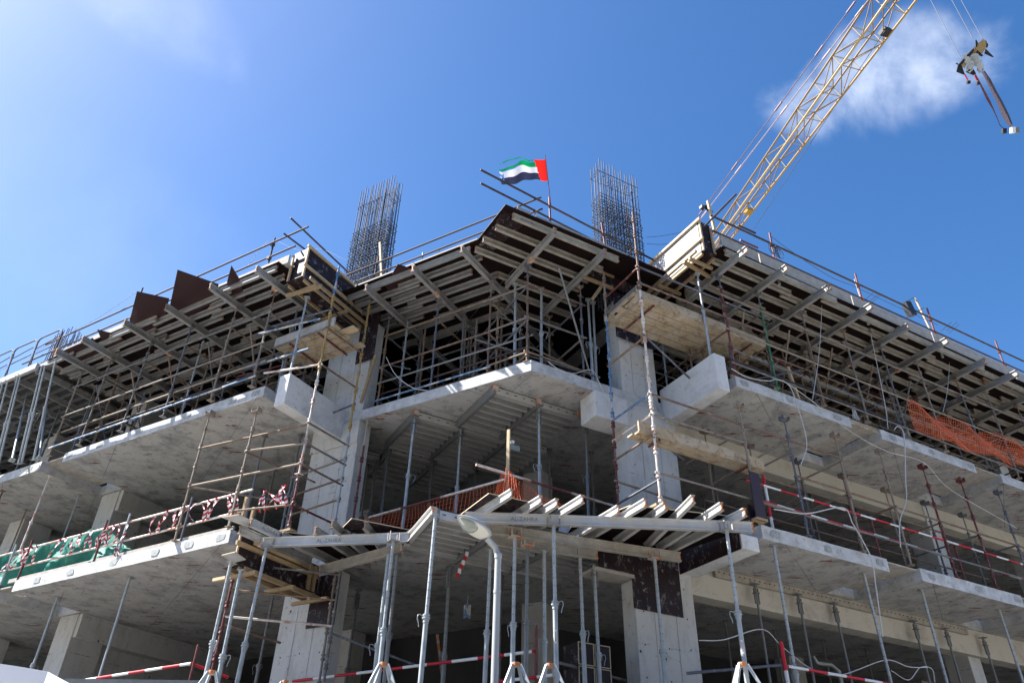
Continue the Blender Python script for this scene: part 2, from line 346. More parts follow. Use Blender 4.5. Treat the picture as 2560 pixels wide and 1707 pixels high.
# each storey slab is split along the corner's axis so that the formwork joints follow each facade
def wobble(P):
    Q = []; rng = random.Random(11)
    for i, p in enumerate(P):
        q = P[(i+1) % len(P)]; d_ = math.hypot(q[0]-p[0], q[1]-p[1]); Q.append(p)
        if d_ < 14 and math.hypot(*p) < 27 or (d_ > 14 and math.hypot(*p) < 27 and math.hypot(*q) > 27 and abs(p[0]) > 3):
            k = int(min(d_, 14)/.35)
            for j in range(1, k): u = j*.35/d_; a = (q[1]-p[1])/d_; b = -(q[0]-p[0])/d_; e = rng.uniform(-.007, .007); Q.append((p[0]+(q[0]-p[0])*u+a*e, p[1]+(q[1]-p[1])*u+b*e))
    return Q
def split_slab(h0, h1, bay=True):
    P = outline(notchL=bay); k = [i for i, p in enumerate(P) if abs(p[0]-apexB.x) < 1e-4 and abs(p[1]-apexB.y) < 1e-4][0]
    left = P[:k+1] + [P[-1]]; right = P[k:]
    a = MB().slab(wobble(left), h0, h1, 0, 1, 2); a.build('floor_slab', ['conc_L', 'conc_edge', 'conc_floor'], bld)
    a = MB().slab(wobble(right), h0, h1, 0, 1, 2); a.build('floor_slab', ['conc_R', 'conc_edge', 'conc_floor'], bld)
split_slab(hA0, hA1); split_slab(hB0, hB1); split_slab(1.9, 2.2, False)
# slab being cast on the top deck
cl_poly = [xy(L(46, 26, 0)), xy(L(46, 9.98, 0)), xy(L(12.75, 9.98, 0)), xy(L(12.2, 11.9, 0)), xy(nLnR(11.75, 11.55)), xy(R(10.7, 11.5, 0)), xy(R(11.35, 9.98, 0)), xy(R(46, 9.98, 0)), xy(R(46, 26, 0)), (0.6, 40)]
MB().slab(cl_poly, DECK+.035, DECK+.26, 0, 1).build('floor_slab', ['conc_plain', 'conc_edge'], bld)
# terrace the shores stand on
MB().slab([xy(L(30, 8.6, 0)), xy(nLnR(8.6, 8.4)), xy(R(30, 8.4, 0)), xy(R(30, 26, 0)), (.6, 38), xy(L(30, 26, 0))], 1.3, 1.6).build('terrace_slab', 'conc_floor', bld)
MB().slab([xy(L(29, 9.2, 0)), xy(nLnR(9.2, 9.0)), xy(R(29, 9.0, 0)), xy(R(29, 24, 0)), (.6, 36), xy(L(29, 24, 0))], -H0, 1.3).build('basement_wall', 'conc_wall', bld)
# columns
def column(fr, s0, s1, n0, n1, h0, h1):
    m = MB(); a = fr(s0, n0, h0); m.box(a, fr(s1, n0, h0)-a, fr(s0, n1, h0)-a, Z*(h1-h0)); o = m.build('column', 'conc_wall', bld, bevel=.012)
    dd = (fr(s1, n0, h0)-a).normalized(); ou = fr(s0, n0-1, h0)-fr(s0, n0, h0)
    if s1-s0 > 1 and n0 < 13:
        rng = random.Random(int(s0*50+h0*9)); j = MB()      # cement fins at the form joints and tie holes
        for t in (.30, .66): p = fr(s0+(s1-s0)*t, n0-.003, h0+.02); j.box(p, dd*.007, ou*.003, Z*(h1-h0-.04))
        j.build('joint_line', 'joint', bld); j = MB(); h = h0+.45
        while h < h1-.2:
            for t in (.12, .48, .85):
                if rng.random() < .85: c = fr(s0+(s1-s0)*(t+rng.uniform(-.02, .02)), n0, h+rng.uniform(-.03, .03)); j.tube(c, c+ou*.003, .016, 8)
            h += .62
        j.build('tie_holes', 'hole_and_shade', bld)
    return m
for h0, h1 in ((-1.6, hA0), (hA1, hB0), (hB1, 12.25)):
    column(L, 11.67, 13.14, 12.504, 12.92, h0, h1)
    rs1 = 11.22 if h0 < 9 else 10.82
    column(R, 9.76 if h0 > 5 else 9.68, rs1, 12.294, 12.72, h0, h1)
    for s in (20.75, 25.4, 30.3): column(L, s, s+.78, 12.52, 13.5, h0, h1)
    for s in (20.6, 25.6, 30.5): column(R, s, s+.5, 12.52, 13.2, h0, h1)
    for s in (9, 15, 21): column(L, s, s+.6, 17.0, 17.6, h0, h1 if h1 < 12 else 12.7)
    for s in (13.5, 19, 25): column(R, s, s+.6, 17.0, 17.6, h0, h1 if h1 < 12 else 12.7)
# plastered joint band where column L and R meet slab level B
MB().box(L(11.66, 12.46, 8.6), dL*1.49, nL*.44, Z*.61).build('column_collar', 'conc_wall', bld)
MB().box(R(9.5, 12.26, 8.56), dR*1.72, nR*.45, Z*.65).build('column_collar', 'conc_wall', bld)
# cantilevered beams beside the corner bay
MB().box(L(12.2, 10.5, 8.8), dL*.33, nL*2.05, Z*.82).build('cantilever_beam', ['conc_beam'], bld, bevel=.01)
MB().box(R(10.93, 10.4, 8.95), dR*.33, nR*1.95, Z*.93).build('cantilever_beam', ['conc_beam'], bld, bevel=.01)
# stub beam between corner slab and right column
MB().box(R(8.9, 12.22, 8.54), dR*.9, nR*.6, Z*.67).build('stub_beam', 'conc_beam', bld, bevel=.01)
# edge beams on the right, and inner beams on the left
MB().box(R(11.15, 12.36, 5.0), dR*34, nR*.38, Z*.66).build('edge_beam', 'conc_beam_warm', bld)
MB().box(R(11.1, 12.56, 8.68), dR*34, nR*.38, Z*.53).build('edge_beam', 'conc_beam_warm', bld)
MB().box(R(10.95, 10.46, 5.36), dR*.46, nR*1.9, Z*.30).build('cantilever_beam', ['conc_beam'], bld, bevel=.012)
MB().box(L(20.6, 12.56, 5.06), dL*.5, nL*8, Z*.6).build('inner_beam', 'conc_wall', bld)
MB().box(L(20.6, 12.56, 8.6), dL*.5, nL*8, Z*.61).build('inner_beam', 'conc_wall', bld)
# left lower level: shear wall and inner walls
for h0, h1 in ((2.2, hA0), (hA1, hB0)):
    MB().box(L(20.95, 13.4, h0), dL*.35, nL*7, Z*(h1-h0-.02)).build('shear_wall', 'conc_wall', bld)
for h0, h1 in ((1.6, hA0), (hA1, hB0), (hB1, 12.6)):  # back walls set near and dark: deep interior shade put into their colour
    q_ = nLnR(18.4, 18.4); MB().box(L(46, 18.4, h0), dL*(q_.dot(dL)-46), nL*.3, Z*(h1-h0)).build('shade_rear_wall', 'conc_dark', bld)
    MB().box(R(46, 18.4, h0), dR*(q_.dot(dR)-46), nR*.3, Z*(h1-h0)).build('shade_rear_wall', 'conc_dark', bld)
# lifting-pocket patches along the slab edges
def edge_patches(fr, n, h0, h1, ss):
    for s in ss:
        c = fr(s, n-.003, (h0+h1)/2+.01); d = (fr(1, 0, 0)-fr(0, 0, 0)); m = MB(); k = 12
        rng = random.Random(int(s*100)); vs = [c + d*(.13*(.8+.4*rng.random())*math.copysign(abs(math.cos(2*math.pi*i/k))**.5, math.cos(2*math.pi*i/k))) + Z*(.075*(.8+.35*rng.random())*math.copysign(abs(math.sin(2*math.pi*i/k))**.5, math.sin(2*math.pi*i/k))) for i in range(k)]
        no = (fr(0, 1, 0)-fr(0, 0, 0))*-.004
        m.add(vs + [v+no for v in vs], [list(range(k)), list(range(k, 2*k))[::-1]] + [[i, (i+1) % k, k+(i+1) % k, k+i] for i in range(k)])
        m.build('edge_patch', 'patch', bld)
edge_patches(L, 10.5, hA0, hA1, (13.25, 14.2, 15.3, 16.7, 18.3, 19.6, 24.3))
edge_patches(L, 10.5, hB0, hB1, (13.25, 14.0, 15.6, 17.4, 19.0, 20.3, 22.1))
edge_patches(R, 10.44, hA0, hA1, (11.9, 13.4, 15.0, 16.7, 18.4, 19.9))
edge_patches(R, 10.44, hB0, hB1, (11.8, 13.2, 14.8, 16.8, 18.3, 19.9))

# ------------------------------------------------------------------ generic site items
def ibeam(m, p, q, dep, wid, mi=0, mend=None, up=Z):
    p, q = Vector(p), Vector(q); d = (q-p); ln = d.length; dn = d.normalized(); side = dn.cross(up).normalized(); upn = side.cross(dn).normalized()
    segs = [(0, ln, mi)] if mend is None else [(0, .03, mend), (.03, ln-.03, mi), (ln-.03, ln, mend)]
    prof = [(-wid/2, -dep/2), (wid/2, -dep/2), (wid/2, -dep/2+.022), (.014, -dep/2+.03), (.014, dep/2-.03), (wid/2, dep/2-.022), (wid/2, dep/2), (-wid/2, dep/2), (-wid/2, dep/2-.022), (-.014, dep/2-.03), (-.014, -dep/2+.03), (-wid/2, -dep/2+.022)]
    k = len(prof)
    for a, b, mm in segs:
        vs = [p+dn*t+side*x+upn*y for t in (a, b) for x, y in prof]
        fs = [[i, (i+1) % k, k+(i+1) % k, k+i] for i in range(k)]
        m.add(vs, fs, mm)
        for t, rev in ((0, False), (1, True)):
            o = t*k
            for f in ([0, 1, 2, 11], [3, 4, 9, 10], [5, 6, 7, 8]):
                ff = [o+i for i in f]; m.add([vs[i] for i in ff], [[0, 1, 2, 3] if rev else [3, 2, 1, 0]], mm)
    return m
def beam(name, p, q, dep, wid, mats, label, cat, group=None, ends=True):
    m = ibeam(MB(), p, q, dep, wid, 0, 1 if ends else None); return m.build(name, [mats, 'orange_paint' if (ends == 2 or random.random() < .12) else 'beam_end'] if ends else [mats], label=label, cat=cat, group=group)
def ring(m, c, ax, r, tr, seg=12, a0=0, a1=2*math.pi, mi=0):
    u, w_ = perp(ax); close = abs(a1-a0-2*math.pi) < .01; n = seg if close else seg+1
    m.path([c + (u*math.cos(a0+(a1-a0)*i/seg)+w_*math.sin(a0+(a1-a0)*i/seg))*r for i in range(n)], tr, 5, mi, close)
def letter(o, pa, pb, at_, size, m_):
    cu = bpy.data.curves.new('lettering', 'FONT'); cu.body = 'AL-ZAHRA'; cu.size = size; cu.extrude = .001
    tmp = bpy.data.objects.new('tmp', cu); me = bpy.data.meshes.new_from_object(tmp); bpy.data.objects.remove(tmp)
    dirn = (pb-pa).normalized(); side = dirn.cross(Z).normalized()
    if side.dot(CAM-pa) < 0: side = -side
    dd = dirn if dirn.cross(Z).dot(side) > 0 else -dirn
    M = Matrix(((dd.x, Z.x, side.x, 0), (dd.y, Z.y, side.y, 0), (dd.z, Z.z, side.z, 0), (0, 0, 0, 1)))
    me.transform(M); me.materials.append(MATS[m_]); lo = bpy.data.objects.new('lettering', me); COL.objects.link(lo); lo.parent = o
    start = pa+dirn*at_ if dd.dot(dirn) > 0 else pa+dirn*(at_+size*5)
    lo.location = start-Z*size*.35+side*.0165-Vector(o['_b'])
def prop(base, htop, label, group, split=.55, ro=.038, drop=False, mo='galv', mi='galv', holes=True, sticker=None, lean=None, head='plate', cat='steel prop'):
    """telescopic steel prop: outer tube below, holed inner tube above"""
    base = Vector(base); top = Vector((base.x+random.uniform(-.035, .035), base.y+random.uniform(-.03, .03), H0+htop)) if lean is None else Vector(lean)
    ax = (top-base).normalized(); ln = (top-base).length; mid = base+ax*ln*split
    t = thing('steel_prop', base, label, cat, group)
    MB().tube(base, mid, ro, 12).build('outer_tube', mo, t)
    m = MB().tube(mid-ax*.1, top, ro*.78, 12); tw = (CAM-mid); tw.z = 0; tw = tw.normalized()
    if holes:
        sd_ = ax.cross(tw).normalized(); k = int((ln*(1-split)-.25)/.13)
        for ang in (-.5, 1.1):
            dirn = (tw*math.cos(ang)+sd_*math.sin(ang)).normalized()
            for i in range(max(k, 0)):
                c = mid + ax*(.18+.13*i) + dirn*(ro*.78-.002); m.tube(c, c+dirn*.004, .0085, 6, 1)
    m.build('inner_tube', [mi, 'hole_and_shade'], t)
    c = MB().tube(mid-ax*.09, mid+ax*.05, ro*1.25, 10); c.tube(mid-ax*.03, mid-ax*.005, ro*1.7, 10); c.tube(mid+ax*.02, mid+ax*.04, ro*1.55, 10)
    c.build('collar', mo, t)
    u, w_ = perp(ax); rot = random.random()*6; hd = (u*math.cos(rot)+w_*math.sin(rot)); h = MB()
    pts = [mid + hd*(ro*1.2) , mid+hd*(ro*1.6+.05)+ax*.03, mid+hd*(.15)+ax*.02, mid+hd*.16-ax*.04, mid+hd*.13-ax*.11, mid+hd*.12-ax*.17]
    h.path(pts, .007, 5); h.build('handle', mi, t)
    if head == 'plate':
        MB().cbox(top-ax*.004, u*.14, w_*.14, ax*.008).build('head_plate', mi, t)
    elif head == 'fork':
        q = MB().cbox(top-ax*.006, dR*.2, nR*.2, ax*.012); 
        for sx in (-1, 1):
            for sy in (-1, 1): q.cbox(top+dR*.095*sx+nR*.06*sy+ax*.08, dR*.012, nR*.035, ax*.17)
        q.build('fork_head', 'orange_paint' if random.random() < .12 else 'alu', t)
    elif head == 'drop':
        q = MB().cbox(top-ax*.006, dR*.16, nR*.16, ax*.012); q.cbox(top-ax*.2, dR*.12, nR*.12, ax*.02)
        for sx in (-1, 1): q.cbox(top-ax*.26+dR*.05*sx, dR*.02, nR*.045, ax*.34)
        q.build('drop_head', 'galv_dark', t)
    MB().cbox(base+ax*.004, u*.15, w_*.15, ax*.008).build('base_plate', mo, t)
    if sticker:
        a = mid-ax*.55+tw*(ro+.001); sd_ = ax.cross(tw).normalized(); q = MB()
        q.cbox(a, sd_*.035, tw*.004, ax*.22, 0); q.cbox(a+tw*.001, sd_*.02, tw*.004, ax*.16, 1); q.build('sticker', ['white', 'orange_paint'], t)
    return t
def standard(m, p, h0, h1, r=.0245, step=.5, mi=0, off=.1):
    p = Vector((p.x, p.y, 0)); a = p+Z*(H0+h0); b = p+Z*(H0+h1); m.tube(a, b, r, 10, mi)
    h = h0+off
    while h < h1-.03:
        c = p+Z*(H0+h); m.tube(c, c+Z*.05, r*2.0, 10, mi, r*1.5); m.tube(c+Z*.08, c+Z*.115, r*1.8, 10, mi)
        h += step
def uhead(m, p, h, ax, mi=0, plate=.12):
    p = Vector((p.x, p.y, 0)); c = p+Z*(H0+h); ax = ax.normalized(); sd_ = ax.cross(Z)
    m.cbox(c, ax*plate, sd_*plate*1.1, Z*.008, mi)
    for k in (-1, 1): m.cbox(c+sd_*k*plate*.55+Z*.045, ax*plate*.9, sd_*.008, Z*.1, mi)
def jack(m, p, h0, h1, mi=0, nut=True):
    p = Vector((p.x, p.y, 0)); m.tube(p+Z*(H0+h0), p+Z*(H0+h1), .017, 8, mi)
    if nut:
        c = p+Z*(H0+h0+.04); m.tube(c, c+Z*.035, .04, 8, mi); u = random.choice([dL, dR]); m.tube(c+Z*.015-u*.09, c+Z*.015+u*.09, .01, 6, mi)

# ================================================================== TOP DECK: plywood, primaries, joists
def deckthing(poly, label, h=DECK): return MB().slab(poly, h, h+.018, 0, 1).build('plywood_deck', ['ply_deck', 'ply'], label=label, cat='formwork deck')
deckthing([xy(L(22.2, 9.78, 0)), xy(L(12.7, 9.78, 0)), xy(L(12.7, 12.0, 0)), xy(L(12.7, 24, 0)), xy(L(22.2, 24, 0))], 'dark plywood deck over the left bay, carried on grey joists')
deckthing([xy(L(12.06, 11.5, 0)), xy(nLnR(11.5, 12.6)), xy(R(7.2, 12.6, 0)), xy(R(7.2, 24, 0)), xy(L(12.06, 24, 0))], 'dark plywood deck over the left half of the corner bay')
deckthing([xy(R(5.92, 11.24, 0)), xy(R(10.62, 11.24, 0)), xy(R(10.62, 24, 0)), xy(R(7.23, 24, 0)), xy(R(7.23, 12.83, 0)), xy(R(5.92, 12.83, 0))], 'dark scuffed plywood deck jutting out over the right half of the corner bay', DECK+.006)
deckthing([xy(R(11.12, 9.76, 0)), xy(R(34, 9.76, 0)), xy(R(34, 24, 0)), xy(R(11.12, 24, 0))], 'dark plywood deck over the right bay, carried on beige joists')

def primaries(fr, ss, n0, n1, side, tag):
    for i, s in enumerate(ss):
        nn0 = n0 + random.uniform(-.07, .07); e = n1+random.uniform(-.15, .2)
        o = beam('aluminium_beam', fr(s, nn0, 12.41), fr(s+random.uniform(-.05, .05), e, 12.41), .19, .09, 'alu',
                 '%s bearer beam from the corner under the %s' % (ORD[i], tag), 'beam', 'bearer beams under the %s' % tag)
        if (side, i) in (('L', 3), ('L', 1), ('L', 5)): letter(o, fr(s, nn0, 12.41), fr(s, e, 12.41), .2, .11, 'galv_dark')
        # second run of bearers behind
        beam('aluminium_beam', fr(s+.11, e-.35, 12.405), fr(s+.1, e+3.6, 12.405), .17, .08, 'alu',
             '%s rear bearer from the corner deep under the %s' % (ORD[i], tag), 'beam', 'rear bearers under the %s' % tag)
primaries(R, (11.45, 12.75, 14.22, 15.75, 17.32, 18.78, 20.6, 21.95, 23.5, 25.0), 9.35, 11.65, 'R', 'right top deck')
primaries(L, (13.1, 14.66, 16.4, 18.02, 19.76, 21.02), 9.42, 12.2, 'L', 'left top deck')
primaries(L, (8.18, 9.63, 11.14), 11.38, 14.3, 'L', 'left half of the corner deck')
for i, s in enumerate((7.2, 8.62)):
    beam('aluminium_beam', R(s, 11.12, 12.41), R(s, 13.5 if i == 0 else 14.1, 12.41), .19, .09, 'alu', ['near bearer beam under the jutting corner deck, orange clamp at its middle', 'right hand bearer beam under the jutting corner deck, beside the cage'][i], 'beam', 'bearers under the jutting corner deck')
def joists(fr, s0, s1, rows, tag, matn, seglen=(2.6, 3.9), dirsign=1):
    for r, n in enumerate(rows):
        s = s0 + random.uniform(-.05, .1 if r < 2 else .5); k = 0
        while s < s1 - .4:
            ln = random.uniform(*seglen); e = min(s+ln, s1+random.uniform(0, .2)); off = (k % 2)*.105 + random.uniform(-.02, .02)
            beam('joist', fr(s, n+off, 12.60), fr(e, n+off+random.uniform(-.04, .04), 12.60), .165, .08, matn,
                 '%s piece of the %s joist row, %s' % (ORD[k], ORD[r], tag), 'joist', 'joists under the %s' % tag)
            s = e - random.uniform(.25, .7); k += 1
joists(R, 11.15, 27, [9.83, 10.22, 10.62, 11.05, 11.5, 11.95, 12.5, 13.1, 13.8, 14.6], 'right top deck', 'alu_beige')
joists(L, 12.78, 22.1, [9.86, 10.22, 10.58, 11.0, 11.4, 11.85, 12.3, 12.8, 13.4, 14.1], 'left top deck', 'alu', (2.0, 3.2))
joists(L, 8.05, 12.0, [11.62, 12.0, 12.36, 12.75, 13.15, 13.6, 14.2], 'left half of the corner deck', 'alu', (2.2, 3.3))
for i, (s, n, e) in enumerate(((6.19, 11.38, 9.2), (6.03, 11.9, 9.1), (5.97, 12.42, 9.0), (5.97, 12.84, 9.0), (6.9, 13.4, 9.3), (7.2, 13.9, 9.5), (7.3, 14.5, 9.5))):
    o = beam('joist', R(s, n, 12.60), R(e, n, 12.60), .165, .08, 'alu_beige', '%s joist back from the front edge of the jutting corner deck' % ORD[i], 'joist', 'joists under the jutting corner deck')
    if i in (0, 3): letter(o, R(s, n, 12.6), R(e, n, 12.6), .2, .085, 'galv_dark')
# grid of beams deep inside, hardly lit
# orange timber packs on beam heads
def packs(lst, tag):
    for i, (fr, s, n) in enumerate(lst):
        MB().cbox(fr(s, n, 12.34), (fr(1, 0, 0)-fr(0, 0, 0))*.1, (fr(0, 1, 0)-fr(0, 0, 0))*.16, Z*.1).build('wedge', 'orange_paint', label='%s orange clamp from the left on the bearers of the top deck' % ORD[i], cat='clamp', group=tag)
packs([(L, 18.06, 11.0), (L, 13.16, 10.25), (L, 9.63, 12.42), (R, 7.2, 12.2), (R, 17.36, 11.4), (R, 18.8, 10.9)], 'orange clamps')

# edge form boards standing round the fresh slab
def board(name, fr, s0, s1, n, h0, h1, th, m, label, cat='board', group=None):
    a = fr(s0, n, h0); return MB().box(a, fr(s1, n, h0)-a, fr(s0, n+th, h0)-a, Z*(h1-h0)).build(name, m, label=label, cat=cat, group=group)
for i, (a, b) in enumerate(((11.3, 12.55), (12.6, 15.95), (16.0, 19.3), (19.35, 23.2), (23.25, 27.5))):
    board('edge_board', R, a, b, 9.92, DECK+.04, 13.27+.02*(i % 2), .045, 'plank_grey', '%s grey edge board from the corner along the right top slab' % ORD[i], group='edge boards of the top slab')
for i, (a, b) in enumerate(((12.55, 14.4), (14.45, 16.9), (18.9, 20.9), (20.95, 22.4))):
    board('edge_board', L, a, b, 9.95, DECK+.04, 13.0 if i < 2 else 13.1, .045, 'plank_grey', '%s grey edge board from the corner along the left top slab' % ORD[i], group='edge boards of the top slab')
for i, (a, b) in enumerate(((8.0, 9.9), (9.95, 11.9))):
    board('edge_board', L, a, b, 11.72, DECK+.04, 12.99, .05, 'plank_grey', ['grey edge board beside the jutting deck at the roof corner', 'grey edge board next to the left bar cage on the roof edge'][i], group='edge boards of the top slab')
board('edge_board', R, 6.9, 9.6, 11.5, DECK+.04, 13.08, .05, 'plank_grey', 'long grey edge board on top of the jutting corner deck', group='edge boards of the top slab')
c_ = R(6.55, 11.52, DECK+.03); MB().cbox(c_+Z*.2, dR*.34, nR*.08, Z*.34).build('concrete_block', 'conc_plain', label='rough broken concrete lump on the corner of the top deck', cat='block')
# plywood sheets lying loose past the edge
def sheet(px, label, h=DECK-.004, th=.018, m='ply_brown'):
    pts = [atz(x, y, h) for x, y in px]; mm = MB().slab([xy(p) for p in pts], h-th, h, 0, 1); return mm.build('plywood_sheet', [m, m], label=label, cat='plywood sheet', group='loose plywood sheets on the roof edge')
f1 = lambda x, y: (x*.27234, 600+y*.27234)
f2 = lambda x, y: (500+x*.27234, 550+y*.27234)
f3 = lambda x, y: (1000+x*.27234, 450+y*.27234)
f4 = lambda x, y: (1500+x*.27234, 450+y*.27234)
f5 = lambda x, y: (1920+x*.27234, 650+y*.27234)
sheet([f1(1258, 470), f1(1555, 535), f1(1500, 760), f1(1280, 900), f1(1185, 760)], 'brown plywood sheet with a pale torn lip, leftmost large sheet past the left roof edge')
sheet([f1(1630, 272), f1(2008, 405), f1(1975, 560), f1(1700, 720), f1(1552, 640)], 'largest dark plywood sheet pointing up past the left roof edge', DECK-.026)
sheet([f1(2125, 232), f1(2192, 345), f1(2260, 560), f1(2120, 600), f1(2085, 380)], 'narrow dark plywood corner poking up near the left roof edge box', DECK-.03)
sheet([f1(895, 820), f1(1050, 858), f1(1180, 930), f1(1000, 1010), f1(930, 905)], 'small dark plywood tip far left on the roof edge', DECK-.02)
sheet([f1(525, 1035), f1(850, 895), f1(890, 950), f1(1000, 1000), f1(660, 1130)], 'flat dark plywood sheet at the far left end of the left deck', DECK-.024)
sheet([f2(1815, 402), f2(1945, 445), f2(1960, 520), f2(2060, 640), f2(1780, 720), f2(1700, 600)], 'dark plywood sheet tip pointing up left of the corner deck', DECK-.02)
sheet([f3(950, 280), f3(1140, 350), f3(1120, 420), f3(800, 700), f3(690, 630)], 'scuffed black plywood sheet at the jutting left tip of the corner deck', DECK+.012, .018, 'ply')

# ---- formwork boxes for the two cantilever beams on the top level
def beambox(fr, s0, s1, n0, n1, h0, h1, tag, inner):
    t = thing('beam_formwork', fr((s0+s1)/2, n0, h0), tag, 'beam formwork')
    sx = lambda v: (fr(1, 0, 0)-fr(0, 0, 0))*v; ny = lambda v: (fr(0, 1, 0)-fr(0, 0, 0))*v
    MB().box(fr(s0, n0, h0), sx(s1-s0), ny(n1-n0), Z*.02).build('bottom_panel', 'ply', t)
    a = MB().box(fr(s0, n0+.1, h0+.02), sx(-.02), ny(n1-n0-.1), Z*(h1-h0-.02)); a.build('side_panel', inner, t)
    b = MB().box(fr(s1, n0+.1, h0+.02), sx(.02), ny(n1-n0-.1), Z*(h1-h0-.02)); b.build('side_panel', 'ply', t)
    MB().box(fr(s0-.02, n0+.08, h0+.02), sx(s1-s0+.04), ny(.02), Z*(h1-h0+.02)).build('end_panel', 'ply', t)
    for hh in (h0+.32, h1-.05):
        MB().box(fr(s0-.02, n0-.05, hh), sx(-.05), ny(n1-n0+.05), Z*.07).build('waler', 'timber_pale', t)
    for nn in (n0+.02, ):
        MB().box(fr(s0-.01, nn, h0+.02), sx(.05), ny(.05), Z*(h1-h0+.05)).build('post', 'timber_pale', t)
        MB().box(fr(s1-.05, nn-.02, h0+.02), sx(.05), ny(.05), Z*(h1-h0-.1)).build('post', 'timber_pale', t)
    for ss in (s0-.22, s0-.02, s1-.04):
        MB().box(fr(ss, n0+.1, h0-.09), sx(.06), ny(n1-n0), Z*.075).build('bearer_timber', 'timber', t)
    for nn in (n0+.3, n0+1.5):
        MB().box(fr(s0-.22, nn, h0-.17), sx(s1-s0+.35), ny(.07), Z*.075).build('bearer_timber', 'timber', t)
    return t
beambox(L, 12.1, 12.62, 10.1, 12.45, 12.22, 13.2, 'plum brown plywood beam box with timber walers, left end of the corner roof', 'ply')
beambox(R, 10.78, 11.16, 10.02, 12.3, 12.62, 13.62, 'plywood beam box with whitened side and timber walers, right end of the corner roof', 'ply_white')
# column head formwork under the boxes
def plypanel(fr, s0, s1, n, h0, h1, label, m='ply', th=.02, cat='plywood panel'):
    a = fr(s0, n, h0); return MB().box(a, fr(s1, n, h0)-a, fr(s0, n-th, h0)-a, Z*(h1-h0)).build('shutter_board', m, label=label, cat=cat)
plypanel(L, 11.5, 12.1, 12.46, 10.95, 12.45, 'dark plywood panel on the left column head right of the plank platform')
plypanel(R, 9.62, 10.78, 12.22, 10.95, 12.35, 'tall plum plywood panel streaked white on the right column head')
plypanel(R, 8.75, 10.78, 12.1, 12.35, 13.0, 'wide plum plywood panel under the right bar cage beside the jutting deck')
board('timber_waler', R, 8.75, 10.6, 12.03, 12.92, 13.0, .06, 'timber', 'yellow timber rail along the top of the plum panel under the right cage')
board('timber_waler', R, 8.9, 9.55, 12.03, 12.66, 12.74, .06, 'timber', 'short yellow timber rail on the plum panel under the right cage')
board('timber_waler', R, 8.6, 9.5, 12.03, 12.25, 12.33, .06, 'timber', 'yellow timber rail below the plum panel under the right cage')
MB().bar(R(10.35, 12.1, 10.95), R(10.35, 12.1, 12.4), .07, .07, up=nR).build('timber_post', 'timber', label='upright timber fixed to the plum panel over the plank platform', cat='timber')
MB().bar(R(8.9, 12.15, 11.75), R(9.2, 12.1, 12.3), .08, .04, up=nR).build('timber_brace', 'timber', label='short slanting yellow timber brace under the plum panel', cat='timber')
# right bay inner beam form in yellow timber
t = thing('beam_formwork', R(18, 12.4, 11.9), 'long yellow timber beam form running under the rear of the right top deck', 'beam formwork')
MB().box(R(11.6, 12.3, 12.05), dR*16, nR*.45, Z*.02).build('bottom_panel', 'timber', t)
MB().box(R(11.6, 12.26, 12.05), dR*16, nR*.03, Z*.45).build('side_panel', 'ply_brown', t)
for i in range(34): MB().box(R(11.7+i*.47, 11.95, 11.93), dR*.08, nR*1.2, Z*.09).build('bearer_timber', 'timber', t)
ibeam(MB(), R(11.6, 12.1, 11.83), R(27, 12.1, 11.83), .17, .08).build('bearer_rail', 'alu_beige', t)
ibeam(MB(), R(11.6, 13.0, 11.83), R(27, 13.0, 11.83), .17, .08).build('bearer_rail', 'alu_beige', t)

# ================================================================== FALSEWORK between level B and the deck
def falsework(fr, ss, rows, label, mset, tops=12.28, led=(9.72, 10.70, 11.70)):
    t = thing('scaffold', fr(sum(ss)/len(ss), rows[0], hB1), label, 'falsework scaffold')
    for r, n in enumerate(rows):
        for i, s in enumerate(ss):
            p = fr(s, n, 0); mm = mset.get((r, i), 'scaffold')
            m = MB(); m.cbox(Vector((p.x, p.y, H0+hB1+.006)), dL*.14, nL*.14, Z*.012); standard(m, p, hB1+.01, tops-.33, off=.16); m.build('standard', mm, t)
            j = MB(); jack(j, p, tops-.36, tops-.005); uhead(j, p, tops, fr(0, 1, 0)-fr(0, 0, 0)); j.build('jack', 'scaffold', t)
        for k, h in enumerate(led):
            m = MB(); a = fr(ss[0]-.1, n-.04, h+random.uniform(-.03, .03)); b = fr(ss[-1]+.1, n-.04, h+random.uniform(-.03, .03))
            m.tube(a, b, .0242, 8); m.build('ledger', 'scaffold_blue' if (r, k) in ((0, 0),) and fr is L else 'scaffold', t)
    for i, s in enumerate(ss):
        for h in led:
            MB().tube(fr(s+.04, rows[0], h+.03), fr(s+.04, rows[-1], h+.03), .0242, 8).build('transom', 'scaffold', t)
    return t
fwL = falsework(L, [13.3, 14.68, 16.4, 18.05, 19.78, 21.1], [10.38, 11.9, 13.4, 15.0, 17.0], 'rusty tube scaffold row propping the left top deck', {})
fwC = falsework(L, [8.1, 9.7, 11.3], [12.62, 14.1, 15.8], 'rusty tube scaffold propping the left half of the corner deck', {})
fwR = falsework(R, [11.48, 12.77, 14.3, 15.85, 17.34, 18.85, 20.6, 22.0, 23.5], [10.36, 11.7, 13.2, 15.0, 17.0], 'rusty tube scaffold row propping the right top deck', {(0, 0): 'scaffold_red', (0, 1): 'scaffold_green'})
fwD = falsework(R, [7.22, 8.75], [12.42, 13.9, 15.4], 'scaffold frame at the very corner of the middle slab under the jutting deck', {})
for i, (a, b) in enumerate(((L(6.2, 12.6, 11.95), R(9.0, 12.5, 9.75)), (L(8.7, 12.9, 10.9), R(9.2, 12.4, 9.72)))):
    MB().tube(a, b, .0242, 8).build('brace_tube', 'galv_dark', label=['upper', 'lower'][i]+' dark slanting tube crossing the corner scaffold', cat='tube')
